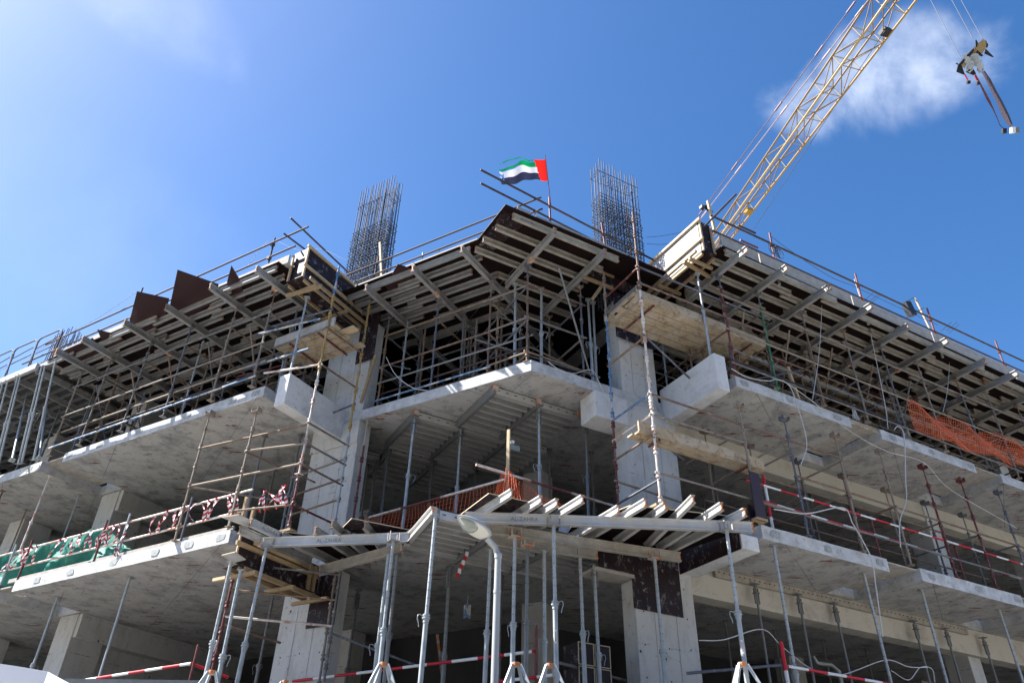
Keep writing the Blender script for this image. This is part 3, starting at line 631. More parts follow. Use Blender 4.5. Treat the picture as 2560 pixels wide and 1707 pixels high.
for h in (9.74, 10.72, 11.68):
    MB().tube(L(8.1, 12.58, h), R(7.22, 12.38, h), .0242, 8).build('ledger', 'scaffold', fwC)
MB().tube(L(11.4, 12.56, 10.2), L(6.9, 12.6, 10.24), .0242, 8).build('ledger', 'galv_dark', fwC)
MB().tube(L(11.4, 12.7, 9.95), R(7.3, 12.5, 9.98), .0242, 8).build('ledger', 'scaffold_pipe', fwC)
for s_, n_ in ((10.5, 13.2), (9.0, 13.4), (8.3, 13.5), (10.0, 14.8), (11.6, 14.6)):
    p = L(s_, n_, 0); m = MB(); standard(m, p, hB1+.01, 12.0+.1*math.sin(s_*9)); m.build('standard', 'scaffold', fwC)
for fr_, a_, b_, fw_ in ((L, 13.1, 21.4, fwL), (R, 11.3, 23.8, fwR)):
    for h, n_, mm in ((10.22, 10.44, 'scaffold'), (9.97, 10.5, 'scaffold_pipe'), (10.24, 11.9, 'scaffold_pipe'), (11.2, 13.3, 'galv_dark')):
        MB().tube(fr_(a_, n_, h), fr_(b_, n_, h+.03), .0242, 8).build('ledger', mm, fw_)
    for k_ in range(5):
        s_ = a_+1+k_*1.55; MB().tube(fr_(s_, 10.5, 11.65), fr_(s_+1.2, 12.6, 9.8), .0242, 8).build('brace', 'scaffold', fw_)
rng = random.Random(21)
for fr_, a_, b_, n0_, n1_, fw_, k_ in ((L, 13.2, 22, 10.9, 14.5, fwL, 15), (L, 7.9, 11.8, 13.0, 16, fwC, 10), (R, 11.3, 23, 10.9, 14.5, fwR, 18), (R, 7.3, 9.4, 13.0, 16, fwD, 5)):
    for i in range(k_):
        p = fr_(rng.uniform(a_, b_), rng.uniform(n0_, n1_), 0); m = MB(); standard(m, p, hB1+.01, rng.choice([12.3, 12.25, 11.2, 12.3]), off=rng.uniform(.1, .4)); m.build('standard', rng.choice(['scaffold', 'scaffold', 'galv_dark', 'galv']), fw_)
    for i in range(k_//2):
        s_ = rng.uniform(a_, b_-1); n_ = rng.uniform(n0_-.4, n1_); h_ = rng.uniform(9.8, 11.2)
        MB().tube(fr_(s_, n_, h_), fr_(s_+rng.uniform(.8, 2.2), n_+rng.uniform(-.2, .8), h_+rng.uniform(-.3, 1.0)), .0242, 8).build('brace', rng.choice(['scaffold', 'scaffold_pipe', 'galv_dark', 'scaffold_red']), fw_)
# galvanised props among the scaffold of the corner bay
k = 0
for b in (R(7.35, 13.2, 0), R(7.95, 13.0, 0), R(9.25, 12.75, 0), R(9.38, 12.8, 0)):
    prop(Vector((b.x, b.y, H0+hB1+.01)), 12.3, '%s pale galvanised prop from the left in the corner bay under the roof deck' % ORD[k], 'galvanised props in the upper corner bay', split=.5, holes=False); k += 1
# far left: dense galvanised props under a steel panel deck
pt = thing('panel_deck', L(24, 9.7, 12.3), 'pale metal panel deck with bright edge rail at the far left roof', 'formwork deck')
MB().slab([xy(L(32, 9.7, 0)), xy(L(22.35, 9.7, 0)), xy(L(22.35, 20, 0)), xy(L(32, 20, 0))], 12.46, 12.5).build('panel', 'conc_dark', pt)
for i in range(9): MB().box(L(22.4+i*1.05, 9.72, 12.27), dL*.06, nL*8, Z*.19).build('rib', 'alu', pt)
for i in range(24): MB().box(L(22.36, 9.85+i*.32, 12.36), dL*9.6, nL*.05, Z*.10).build('cross_rib', 'galv_dark', pt)
MB().box(L(22.3, 9.6, 12.32), dL*9.6, nL*.1, Z*.2).build('edge_rail', 'alu_bright', pt)
for i, (tx, ty, bx, by) in enumerate(((140, 897, 84, 1150), (113, 914, 54, 1158), (105, 916, 46, 1160), (52, 936, -8, 1180), (45, 940, -18, 1184), (20, 951, -42, 1190), (8, 955, -58, 1196), (128, 930, 98, 1145), (75, 950, 30, 1150))):
    b_ = atz(bx, by, hB1+.01); t_ = onL(tx, ty, 9.66 if i < 7 else 10.6)
    prop(b_, 12.3, '%s galvanised prop in the dense cluster at the far left of the middle slab' % ORD[i], 'far left galvanised props', split=.5, ro=.034, holes=False, lean=t_)
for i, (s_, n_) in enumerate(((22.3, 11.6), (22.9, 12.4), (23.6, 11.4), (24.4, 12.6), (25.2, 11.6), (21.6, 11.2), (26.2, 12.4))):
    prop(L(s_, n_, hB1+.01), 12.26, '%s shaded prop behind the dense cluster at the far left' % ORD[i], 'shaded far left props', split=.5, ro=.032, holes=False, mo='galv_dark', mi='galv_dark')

# ================================================================== GUARD RAILS on the roof
def rail(m, a, b, r=.0245, mi=0): m.tube(a, b, r, 10, mi)
def coupler(m, c, mi=0): m.cbox(c, dL*.09, nL*.09, Z*.09, mi)
g1 = thing('guard_rail', L(17, 10.0, 13.0), 'dark tube guard rail along the left roof edge', 'guard rail')
MB().tube(L(12.15, 10.0, 13.83), L(23.2, 10.0, 13.72), .025, 10).build('top_rail', 'scaffold_pipe', g1)
MB().tube(L(12.5, 10.02, 13.33), L(24.2, 10.02, 13.3), .025, 10).build('mid_rail', 'scaffold_pipe', g1)
for s in (13.44, 18.95, 22.6):
    m = MB().tube(L(s, 10.06, 12.85), L(s, 10.06, 14.05 if s != 18.95 else 14.45), .025, 10); coupler(m, L(s, 10.04, 13.8)); coupler(m, L(s, 10.04, 13.32)); m.build('post', 'scaffold_pipe', g1)
p0 = onL(*f2(835, -15), 10.15); p1 = L(11.65, 11.9, 13.55)
MB().tube(onL(*f2(770, 125), 9.9), L(12.2, 10.8, 13.2), .025, 10).build('return_rail', 'scaffold_pipe', g1)
MB().tube(onL(*f2(830, -20), 9.9), onL(*f2(1365, 485), 12.0), .025, 10).build('return_rail', 'scaffold_pipe', g1)
g2 = thing('guard_rail', L(9, 12.0, 13.0), 'dark tube guard rail on the left half of the corner roof', 'guard rail')
MB().tube(onL(*f2(1350, 505), 12.05), onL(*f3(1295, 160), 12.05), .025, 10).build('top_rail', 'scaffold_pipe', g2)
MB().tube(onL(*f2(1385, 585), 12.05), onL(*f3(1308, 265), 12.05), .025, 10).build('mid_rail', 'scaffold_pipe', g2)
for (x, y, x2, y2) in ((1640, 340, 1570, 640),):
    MB().tube(onL(*f2(x, y), 12.1), onL(*f2(x2, y2+20), 12.1), .025, 10).build('post', 'scaffold_pipe', g2)
for (a, b) in (((212, 670), (205, 760)), ((365, 640), (330, 750)), ((1240, 290), (1230, 410))):
    MB().tube(onL(*f3(*a), 12.1), onL(*f3(*b), 12.1), .025, 10).build('post', 'galv', g2)
g3 = thing('guard_rail', R(8, 11.8, 13.0), 'long dark tube guard rail crossing in front of the right bar cage', 'guard rail')
MB().tube(onR(*f3(740, 30), 11.8)+Z*0, onR(*f4(480, 830), 11.8), .027, 10).build('mid_rail', 'scaffold_pipe', g3)
MB().tube(onR(1201, 424.5, 11.8), onR(*f4(540, 760), 11.8), .027, 10).build('top_rail', 'scaffold_pipe', g3)
for a, b in (((1370, 160), (1385, 500)), ((1850, 390), (1895, 690))):
    MB().tube(onR(*f3(*a), 11.75), onR(*f3(*b), 11.75), .027, 10).build('post', 'maroon', g3)
g4 = thing('guard_rail', R(17, 9.95, 13.0), 'dark tube guard rail with maroon posts along the right roof edge', 'guard rail')
MB().tube(R(11.1, 9.95, 13.87), R(30, 9.95, 13.97), .027, 10).build('top_rail', 'scaffold_pipe', g4)
MB().tube(R(11.1, 9.97, 13.36), R(30, 9.97, 13.5), .027, 10).build('mid_rail', 'scaffold_pipe', g4)
MB().tube(R(12.0, 9.9, 13.92), R(12.6, 9.9, 13.93), .027, 10).build('splice_tube', 'scaffold_pipe', g4)
MB().tube(R(12.0, 9.93, 13.43), R(12.6, 9.93, 13.44), .027, 10).build('splice_tube', 'maroon', g4)
for s in (13.24, 16.54, 19.65, 22.95, 26.2):
    m = MB().tube(R(s, 10.02, 12.75), R(s+.03, 9.98, 14.32), .027, 10); coupler(m, R(s, 9.98, 13.9)); coupler(m, R(s, 9.98, 13.4)); m.build('post', 'maroon', g4)
    MB().tube(R(s, 10.02, 12.55), R(s, 10.02, 12.8), .033, 8).build('socket', 'galv', g4)
MB().tube(onR(*f4(960, 425), 9.9), onR(*f4(1248, 132), 9.5), .027, 10).build('stub_tube', 'scaffold_pipe', g4)
MB().bar(onR(*f4(1050, 460), 10.1), onR(*f4(990, 195), 10.1), .07, .05, up=nR).build('timber_post', 'timber_pale', label='weathered timber post where the right roof guard rail begins', cat='timber')
m = MB(); q0 = onR(*f4(935, 240), 10.2); m.add([q0, onR(*f4(985, 228), 10.2), onR(*f4(1040, 295), 10.2), onR(*f4(1000, 300), 10.2)], [[0, 1, 2, 3], [3, 2, 1, 0]]); m.cbox(q0+Z*-.05, dR*.1, nR*.1, Z*.08); m.build('site_lamp', 'black', label='small black floodlight strapped to a timber post on the right roof corner', cat='floodlight')
# coil of rope over the rail, floodlight with stand, rags
m = MB(); c = R(13.2, 9.88, 13.62)
for i in range(7): ring(m, c+dR*random.uniform(-.12, .12)+Z*random.uniform(-.06, .06), (nR+dR*random.uniform(-.7, .7)+Z*random.uniform(-.3, .3)).normalized(), random.uniform(.11, .2), .008)
m.build('cable_coil', 'cable', label='dark coil of cable hung on the right roof guard rail', cat='cable')
t = thing('site_lamp', onR(*f5(1320, 450), 9.9), 'black floodlight hung on the right roof guard rail beside a pale post', 'floodlight')
a, b, c, d_ = (onR(*f5(*p), 9.85) for p in ((1262, 375), (1310, 378), (1372, 500), (1325, 505)))
m = MB(); m.add([a, b, c, d_]+[x+nR*.16 for x in (a, b, c, d_)], [[0, 1, 2, 3], [7, 6, 5, 4], [0, 4, 5, 1], [1, 5, 6, 2], [2, 6, 7, 3], [3, 7, 4, 0]]); m.build('housing', 'black', t)
m = MB(); m.path([onR(*f5(*p), 9.85) for p in ((1290, 372), (1335, 347), (1370, 385))], .012); m.tube(onR(*f5(1280, 520), 9.85), onR(*f5(1430, 440), 9.85), .012); m.build('bracket', 'cable', t)
MB().bar(onR(*f5(1350, 350), 10.1), onR(*f5(1490, 640), 10.1), .06, .04, up=nR).build('timber_post', 'timber_pale', label='pale timber post leaning behind the right roof guard rail', cat='timber')
# starter bars poking above the right edge
for i, (x, y) in enumerate(((895, 360), (925, 385), (945, 395), (1590, 650), (1640, 650), (1660, 670))):
    MB().tube(onR(*f5(x, y), 10.3), onR(*f5(x+95, y-80), 10.3), .008, 5).build('starter_bar', 'rebar', label=ORD[i]+' short steel bar from the corner slanting up over the right roof edge', cat='steel bar', group='short bars over the right roof edge')

# ================================================================== BAR CAGES
def cage(fr, s0, s1, n0, n1, h0, hc, htop, label, nb, sg, hring):
    t = thing('rebar_cage', fr((s0+s1)/2, (n0+n1)/2, h0), label, 'bar cage')
    rng = random.Random(int(s0*10)); bars = []
    for i in range(nb):
        s = s0+(s1-s0)*i/(nb-1)
        for n in (n0, n1): bars.append((s, n))
        if i % 3 == 1: bars.append((s, (n0+n1)/2+rng.uniform(-.05, .05)))
    for n in (n0+(n1-n0)/3, n0+2*(n1-n0)/3): bars += [(s0, n), (s1, n)]
    m = MB()
    for s, n in bars:
        tt = htop - rng.choice([0, 0, .06, .4 if n > n0+.01 else .1])
        m.tube(fr(s, n, h0), fr(s+rng.uniform(-.02, .02), n+rng.uniform(-.02, .02), tt+rng.uniform(-.05, .05)), .0135, 5)
    m.build('long_bars', 'rebar', t)
    m = MB(); h = h0+.1
    hs_ = []
    while h < hc: hs_.append(h); h += .115
    for h in hs_+[hring]:
        if h == hring: m.build('stirrups', 'rebar', t); m = MB()
        j = lambda: rng.uniform(-.025, .025); tl = sg*(h % .05)
        pts = [fr(s0-.025+j(), n0-.02+j(), h+j()), fr(s1+.025+j(), n0-.02+j(), h+j()), fr(s1+.025+j(), n1+.02+j(), h+j()), fr(s0-.025+j(), n1+.02+j(), h+j())]
        for a in range(4): m.tube(pts[a], pts[(a+1) % 4], .0105, 4, cap=False)
        for i in range(1, nb-1):
            s = s0+(s1-s0)*i/(nb-1); m.tube(fr(s, n0-.03, h+j()), fr(s+rng.choice([-.1, .1]), n1+.03, h+j()), .0085, 4, cap=False)
    m.build('top_tie', 'rebar', t)
cage(L, 11.80, 13.16, 12.55, 12.93, 12.0, 16.15, 18.0, 'dark bar cage rising from the left column with timber batten leaning on it', 14, 1, 17.2)
cage(R, 9.5, 10.85, 12.32, 12.70, 12.0, 15.95, 17.3, 'dark bar cage rising from the right column in front of the rails', 14, -1, 16.83)
MB().bar(onL(*f2(1650, 205), 12.3), onL(*f2(1665, 520), 12.3), .06, .03, up=nL).build('timber_post', 'timber_pale', label='thin pale batten standing against the left bar cage', cat='timber')
cage(L, 24.0, 24.9, 10.9, 11.3, 12.6, 13.6, 15.3, 'small group of starter bars behind the far left hoop barriers', 8, 1, 13.5)
for i in range(10): 
    s = 27.0+i*.16; MB().tube(R(s, 12.6+.3*(i % 2), 12.9), R(s, 12.6+.3*(i % 2), 15.3+random.uniform(-.3, .3)), .011, 5).build('starter_bar', 'galv', label=ORD[i]+' upright starter bar from the corner at the far right roof edge', cat='steel bar', group='starter bars at the far right roof')
# far-left safety hoops
for i, (x0, x1) in enumerate(((-60, 130), (110, 345), (330, 570))):
    t = thing('hoop_barrier', onL(*f1((x0+x1)/2, 1200), 9.9), '%s bent tube safety barrier from the left on the far left roof edge' % ORD[i], 'safety barrier', 'hoop barriers')
    yt = lambda x: 1030-.42*x
    P = lambda x, y: onL(*f1(x, y), 9.85)
    m = MB(); m.path([P(x0-50, yt(x0)+250), P(x0+5, yt(x0)+70), P(x0+35, yt(x0)+25), P(x0+60, yt(x0)+5), P(x1-20, yt(x1)+35), P(x1, yt(x1)+45), P(x1-5, yt(x1)+80), P(x1-110, yt(x1)+330)], .022, 8); m.build('frame', 'scaffold_pipe', t)
    m = MB()
    for dy in (60, 130): m.tube(P(x0-5, yt(x0)+75+dy*.6), P(x1-15-dy*.4, yt(x1)+40+dy), .016, 6)
    m.build('bars', 'scaffold_pipe', t)

# ================================================================== HANGING SCAFFOLD TOWERS
def vtube(m, p, h0, h1, r=.0245, mi=0): m.tube(Vector((p.x, p.y, H0+h0)), Vector((p.x, p.y, H0+h1)), r, 10, mi)
tl = thing('scaffold', L(12.2, 11, 5.9), 'tall mixed colour tube scaffold tower beside the left column', 'scaffold tower')
def stdp(t, p, h0, h1, m_, uh=None, ju=0, ax=None):
    m = MB(); standard(m, p, h0, h1, off=.25); 
    if uh: jack(m, p, h1-.03, uh); uhead(m, p, uh, ax or nL, 0, .17)
    m.cbox(Vector((p.x, p.y, H0+h0+.005)), dL*.14, nL*.14, Z*.01)
    m.build('standard', m_, t)
p1, p2, p3, p4 = L(11.56, 10.76, 0), L(11.5, 12.0, 0), L(12.95, 10.42, 0), L(14.66, 10.45, 0)
stdp(tl, p1, 7.0, 9.6, 'scaffold_white'); m = MB(); standard(m, p1, 9.6, 11.9, off=.1); m.build('standard', 'scaffold_yellow', tl)
m = MB(); standard(m, p1, 11.9, 12.8, off=.1); m.build('standard', 'scaffold_blue', tl); m = MB(); standard(m, p1, 5.75, 7.0, off=.1); m.build('standard', 'scaffold_red', tl)
m = MB(); standard(m, p2, 8.6, 12.4, off=.1); m.build('standard', 'scaffold_yellow', tl); m = MB(); standard(m, p2, 5.75, 8.6, off=.1); m.build('standard', 'galv', tl)
stdp(tl, p3, hA1+.01, 8.25, 'scaffold', 8.72); stdp(tl, p4, hA1+.01, 8.7, 'scaffold', 9.12)
def led(t, a, b, m_='scaffold', ends=.06, name='ledger'):
    a, b = Vector(a), Vector(b); d_ = (b-a).normalized()*ends; MB().tube(a-d_, b+d_, .0242, 8).build(name, m_, t)
def at(p, h): return Vector((p.x, p.y, H0+h))
for h, q, mm in ((8.22, p4, 'scaffold'), (7.74, p3, 'scaffold'), (7.26, p4, 'scaffold'), (6.32, p3, 'scaffold'), (9.80, p3, 'scaffold_white'), (10.88, L(13.3, 10.8, 0), 'scaffold'), (11.42, L(13.3, 10.6, 0), 'scaffold')):
    led(tl, at(q, h), at(p1, h), mm)
for h, mm in ((7.76, 'scaffold'), (7.26, 'scaffold'), (6.32, 'scaffold_red'), (9.82, 'scaffold'), (10.85, 'scaffold'), (11.42, 'scaffold_pipe'), (8.25, 'scaffold')):
    led(tl, at(p1, h), at(p2, h), mm, name='transom')
for h in (9.35, 6.9, 7.4, 7.9): led(tl, at(p2, h), at(L(13.3, 12.2, 0), h))
led(tl, at(p4, 7.24), at(L(13.1, 12.2, 0), 7.2)); led(tl, at(p3, 7.7), at(L(12.6, 12.2, 0), 7.65))
MB().tube(atz(*f2(540, 1045), 11.0)+Z*0, at(p1, 11.25)+dL*.3, .0242, 8).build('ledger', 'scaffold_blue', tl)
MB().tube(L(13.9, 10.5, 10.25), L(11.9, 10.62, 10.28), .0242, 8).build('ledger', 'scaffold_blue', tl)

tr = thing('scaffold', R(10, 11, 5.9), 'tall tube scaffold tower with white and maroon uprights beside the right column', 'scaffold tower')
qA, qB, qC, qD, qE, qF, qG = R(9.0, 11.75, 0), R(8.99, 10.44, 0), R(11.42, 10.38, 0), R(12.85, 10.42, 0), R(14.5, 10.42, 0), R(16.1, 10.4, 0), R(19.2, 10.42, 0)
m = MB(); standard(m, qB, 7.9, 10.9, off=.1); m.build('standard', 'scaffold_white', tr); m = MB(); standard(m, qB, 5.75, 7.9, off=.1); m.build('standard', 'scaffold_white', tr)
m = MB(); standard(m, qB, 10.9, 13.35, off=.1); m.build('standard', 'scaffold', tr)
m = MB(); standard(m, qA, 5.95, 8.2, off=.1); m.build('standard', 'scaffold_red', tr); m = MB(); standard(m, qA, 8.2, 11.0, off=.1); m.build('standard', 'scaffold_blue', tr); m = MB(); standard(m, qA, 11.0, 12.4, off=.1); m.build('standard', 'scaffold', tr)
for q, uh in ((qC, 8.6), (qD, 8.7), (qE, 8.74)): stdp(tr, q, hA1+.01, uh-.45, 'scaffold', uh, ax=nR)
for h, q, mm in ((8.2, qE, 'scaffold'), (7.72, qC, 'scaffold'), (6.45, qD, 'scaffold'), (9.66, R(12.9, 12.1, 0), 'scaffold'), (11.6, R(13, 10.4, 0), 'scaffold'), (11.12, R(13, 10.4, 0), 'scaffold')):
    led(tr, at(qB, h), at(q, h), mm)
for h, mm in ((8.21, 'scaffold_blue'), (7.73, 'scaffold_white'), (7.27, 'scaffold'), (6.29, 'scaffold'), (9.63, 'scaffold'), (10.65, 'scaffold'), (11.1, 'scaffold'), (11.57, 'scaffold_red')):
    led(tr, at(qA, h), at(qB, h), mm, name='transom')
led(tr, at(qA, 6.78), at(R(13.2, 12.0, 0), 6.75)); led(tr, at(qB, 7.2), at(R(11.2, 12.1, 0), 8.0), name='brace'); led(tr, at(qD, 8.2), at(R(12.2, 12.3, 0), 7.7), name='brace')
for a, n_ in ((qC, 8.0), (qD, 7.9), (qE, 8.1), (qE, 7.3)): led(tr, at(a, n_), at(a, n_)+nR*1.8, name='transom')

# outer row on the right at level A
to = thing('scaffold', R(18, 10.4, 6.0), 'row of rusty U-headed scaffold uprights along the lower right slab', 'scaffold row')
for s, n, uh, mm in ((16.1, 10.45, 8.75, 'scaffold'), (17.7, 10.45, 8.75, 'scaffold_red'), (19.2, 10.45, 8.75, 'scaffold_red'), (20.8, 10.45, 8.78, 'scaffold'), (22.4, 10.45, 8.8, 'scaffold')):
    stdp(to, R(s, n, 0), hA1+.01, uh-.5, mm, uh, ax=nR)
for s in (11.6, 13.0, 14.6, 16.2, 17.8, 19.4, 21.0): stdp(to, R(s, 11.7, 0), hA1+.01, 8.1, 'scaffold', 8.62, ax=nR)
for h, s0, s1 in ((7.36, 13.0, 22.6), (6.45, 11.4, 22.6)): led(to, R(s0, 10.46, h), R(s1, 10.46, h))
for h in (6.9, 7.9): led(to, R(11.4, 11.72, h), R(21.2, 11.72, h))
for s, h in ((16.1, 7.36), (17.7, 7.3), (19.2, 7.3), (20.8, 7.36), (13.0, 6.9)): led(to, R(s, 10.46, h), R(s, 12.2, h), name='transom')

# level A striped rails on the right and left
def striped(a, b, r=.024, step=.5, m=None, first=0):
    m = m or MB(); a, b = Vector(a), Vector(b); ln = (b-a).length; d_ = (b-a).normalized(); x = 0; k = first
    while x < ln: e = min(x+step, ln); m.tube(a+d_*x, a+d_*e, r, 10, k % 2, cap=False); x = e; k += 1
    return m
gr = thing('guard_rail', R(16, 10.7, 6.0), 'red and white striped guard rail along the lower right slab', 'guard rail')
striped(R(11.6, 10.7, 7.04), R(24, 10.7, 7.0)).build('top_rail', ['red', 'white'], gr); striped(R(11.9, 10.7, 6.66), R(24, 10.7, 6.55)).build('mid_rail', ['red', 'white'], gr)
striped(R(12.2, 10.74, 6.0), R(12.2, 10.74, 7.3), .03, .35, first=1).build('post', ['red', 'white'], gr)
for s in (15.5, 18.5, 21.5): MB().tube(R(s, 10.74, 5.95), R(s, 10.74, 7.1), .026, 8).build('post', 'maroon', gr)
gl = thing('guard_rail', L(17, 10.6, 6.0), 'pale guard rail wound with red and white tape along the lower left slab', 'guard rail')
MB().tube(L(12.7, 10.6, 6.83), L(26, 10.6, 6.83), .026, 10).build('top_rail', 'scaffold_white', gl); MB().tube(L(12.9, 10.6, 6.37), L(26, 10.6, 6.34), .026, 10).build('mid_rail', 'scaffold_white', gl)
for s, m_ in ((14.6, 'scaffold'), (16.75, 'galv'), (17.6, 'maroon'), (20.6, 'maroon'), (21.3, 'galv'), (13.15, 'scaffold')): MB().tube(L(s, 10.56, 5.95), L(s, 10.56, 7.02), .028, 8).build('post', m_, gl)
m = MB(); rng = random.Random(4)
def tape(m, a, b, sag):
    m = MB()
    n = 9; w_ = .042; pts = []
    for i in range(n+1):
        u = i/n; c = a.lerp(b, u)-nL*(.03+.05*math.sin(math.pi*u))+dL*sag*math.sin(math.pi*u); ang = u*5+sag*20; wd = (dL*math.cos(ang)*.8+Z*.5+nL*math.sin(ang)*.5).normalized()*w_; pts += [c-wd, c+wd]
    m.add(pts, [[2*i, 2*i+1, 2*i+3, 2*i+2] for i in range(n)]); m.m = [i % 2 for i in range(n)]; m.build('warning_tape', ['red', 'white'], gl)
for s in (13.2, 13.3, 13.45, 13.6, 13.75, 14.0, 14.25, 14.5, 14.55, 14.85, 15.05, 15.3, 15.35, 15.7, 16.75, 17.05, 17.1, 17.25, 17.4, 17.45, 17.5, 18.1, 18.15, 18.5, 18.55, 18.8, 19.1, 19.3, 20.3, 20.5, 20.6, 20.75, 20.85, 20.95, 21.0, 22.0, 22.1, 22.3):
    tape(m, L(s, 10.6, 6.83), L(s+rng.uniform(-.35, .35), 10.6, 6.35), rng.uniform(-.12, .12))
for s in (16.6, 21.3): tape(m, L(s, 10.56, 6.4), L(s+.1, 10.5, 5.95), .04); tape(m, L(s+.05, 10.56, 6.5), L(s-.1, 10.5, 5.9), .1)
for i in range(9): tape(m, L(11.7+rng.uniform(0, .8), 10.75, 6.8), L(11.7+rng.uniform(0, .8), 10.75, 6.3), rng.uniform(-.08, .08))
# green netting
m = MB(); nu, nv = 70, 14; vs = []
for i in range(nu+1):
    s = 16.6+(24.5-16.6)*i/nu
    for j in range(nv+1):
        v = j/nv; top = 7.0 if s > 18 else 6.2+.8*max(0, (s-16.6))/1.4; hh = 6.0 + (top-6.0)*v
        dn_ = .14*math.sin(s*3.1+v*4)+.07*math.sin(s*7.7-v*6)+.05*math.sin(s*13+v*11)
        vs.append(L(s, 10.78+dn_*(.4+.6*(1-v)), hh - .04*math.sin(s*2.1)**2*v))
m.add(vs, [[i*(nv+1)+j, (i+1)*(nv+1)+j, (i+1)*(nv+1)+j+1, i*(nv+1)+j+1] for i in range(nu) for j in range(nv)], 0, True)
m.build('shade_net', 'net_green', label='crumpled green shade net draped along the lower left guard rail', cat='netting')
# orange mesh
def netmesh(P, nu, nv, r=.0046, name='safety_net', label='', drop=None):
    m = MB(); rng = random.Random(nu)
    G = [[P(i/nu, j/nv) for j in range(nv+1)] for i in range(nu+1)]
    for i in range(nu+1):
        for j in range(nv+1):
            if j < nv: m.tube(G[i][j], G[i][j+1], r, 3, cap=False)
            if i < nu: m.tube(G[i][j], G[i+1][j], r, 3, cap=False)
    return m.build(name, 'net_orange', label=label, cat='netting')
def PnR(u, v):
    s = 17.6+5.5*u; top = 10.62-.12*math.sin(u*9)**2+.12*u; bot = 9.72+.45*u**3+.06*math.sin(u*14); n = 10.28+.09*math.sin(u*17+v*4)-.06*math.sin(v*3+u*5)
    return R(s+.05*math.sin(v*5+u*20), n, bot+(top-bot)*v+.03*math.sin(u*31))
netmesh(PnR, 80, 13, label='faded orange plastic mesh sagging along the right middle slab')
def PnR2(u, v):
    return PnR(min(1, u*.8+.15), v*.7)+nR*.08+Z*.02
netmesh(PnR2, 52, 9, name='safety_net', label='second crumpled layer of orange mesh behind the faded one')
# orange mesh on corner at level A
gc = thing('guard_rail', L(9, 12.6, 6.0), 'maroon and white guard rail round the corner slab behind the orange mesh', 'guard rail')
ra = onL(923, 1293, 12.6); rb = onL(1262, 1198, 12.6); rc = onR(1190, 1161, 12.6); rd = onR(1560, 1272, 12.6)
m = MB(); d_ = (rb-ra)
for i, (u0, u1, mi) in enumerate(((0, .25, 0), (.25, .55, 1), (.55, 1, 0))): m.tube(ra+d_*u0, ra+d_*u1, .028, 10, mi)
m.build('rail', ['scaffold_white', 'maroon'], gc)
m = MB(); d_ = (rd-rc)
for i, (u0, u1, mi) in enumerate(((0, .35, 0), (.35, .62, 1), (.62, 1, 0))): m.tube(rc+d_*u0, rc+d_*u1, .028, 10, mi)
m.build('rail', ['scaffold_white', 'maroon'], gc)
pb = atdepth(1268, 1240, (rb-CAM).dot(FW)); ptp = Vector((pb.x, pb.y, pb.z+1.55))
MB().bar(pb-Z*.2, ptp, .07, .045, up=nL).build('timber_post', 'timber_pale', label='tall timber post standing in the orange mesh at the corner', cat='timber')
t = thing('site_lamp', ptp-Z*.3, 'small floodlight with clear cover fixed to the timber post at the corner', 'floodlight')
MB().cbox(ptp+dR*.09-Z*.28, dR*.07, nR*.08, Z*.06).build('lamp_body', 'white', t); MB().cbox(ptp+dR*.16-Z*.40, dR*.24, nR*.03, Z*.13).build('glass_panel', 'glass', t)
def Pc1(u, v):
    a = onL(880, 1310, 12.7).lerp(onL(1262, 1200, 12.7), u); bot = a.z-.55-.45*u; return Vector((a.x, a.y, bot+(a.z-bot)*v)) + nL*(.05*math.sin(u*14+v*3))
netmesh(Pc1, 46, 9, label='orange plastic mesh hung from the rail on the left of the corner post')
def Pc2(u, v):
    a = onR(1262, 1185, 12.4); b = onR(1425, 1268, 12.4); c = a.lerp(b, u); top = c.z+.12*(1-u)-.1*math.sin(u*3.1); bot = c.z-.75+.65*u; return Vector((c.x, c.y, bot+(top-bot)*v))+nR*(.04*math.sin(u*16+v*5))
netmesh(Pc2, 22, 9, label='orange plastic mesh sloping down on the right of the corner post')
def Pc3(u, v):
    c = pb+Z*.1; ang = u*6.28; r_ = .1+.16*(1-v)+.03*math.sin(u*25); return Vector((c.x+math.cos(ang)*r_, c.y+math.sin(ang)*r_*.8-.05, c.z-.15+.55*v))
netmesh(Pc3, 18, 14, label='bunched orange mesh wrapped round the corner timber post')

# ================================================================== PLATFORMS
def platform(fr, s0, s1, n0, n1, h, npl, label, toe=True, mat_='plank', along=True, tilt=0):
    t = thing('plank_platform', fr((s0+s1)/2, n0, h), label, 'plank platform')
    w_ = (n1-n0)/npl; rng = random.Random(int(s0*7))
    for i in range(npl):
        e0 = rng.uniform(-.12, .12); e1 = rng.uniform(-.15, .15); a = fr(s0+e0, n0+i*w_, h+rng.uniform(0, .012))
        MB().box(a, fr(s1+e1, n0+i*w_, h)-fr(s0+e0, n0+i*w_, h), (fr(0, 1, 0)-fr(0, 0, 0))*(w_-.022), Z*.04).build('plank', mat_, t)
    if toe: MB().box(fr(s0-.05, n0-.05, h-.01), fr(s1, 0, 0)-fr(s0, 0, 0), (fr(0, 1, 0)-fr(0, 0, 0))*.04, Z*.24).build('toe_board', 'plank_grey' if fr is L else 'plank', t)
    for s in (s0+.5, s1-.5): MB().tube(fr(s, n0, h-.03), fr(s, n1, h-.03), .024, 8).build('transom', 'scaffold_red', t)
    return t
platform(L, 11.45, 13.4, 10.84, 11.95, 10.93, 5, 'sawn plank work platform with pale kickboard beside the left beam box')
MB().box(L(11.1, 11.15, 11.0), dL*1.6, nL*.22, Z*.04).build('loose_plank', 'timber_pale', label='loose fresh plank sticking out of the left work platform', cat='plank')
platform(R, 9.1, 13.1, 10.72, 11.9, 10.93, 5, 'long stained plank work platform with tall kickboard beside the right column head')
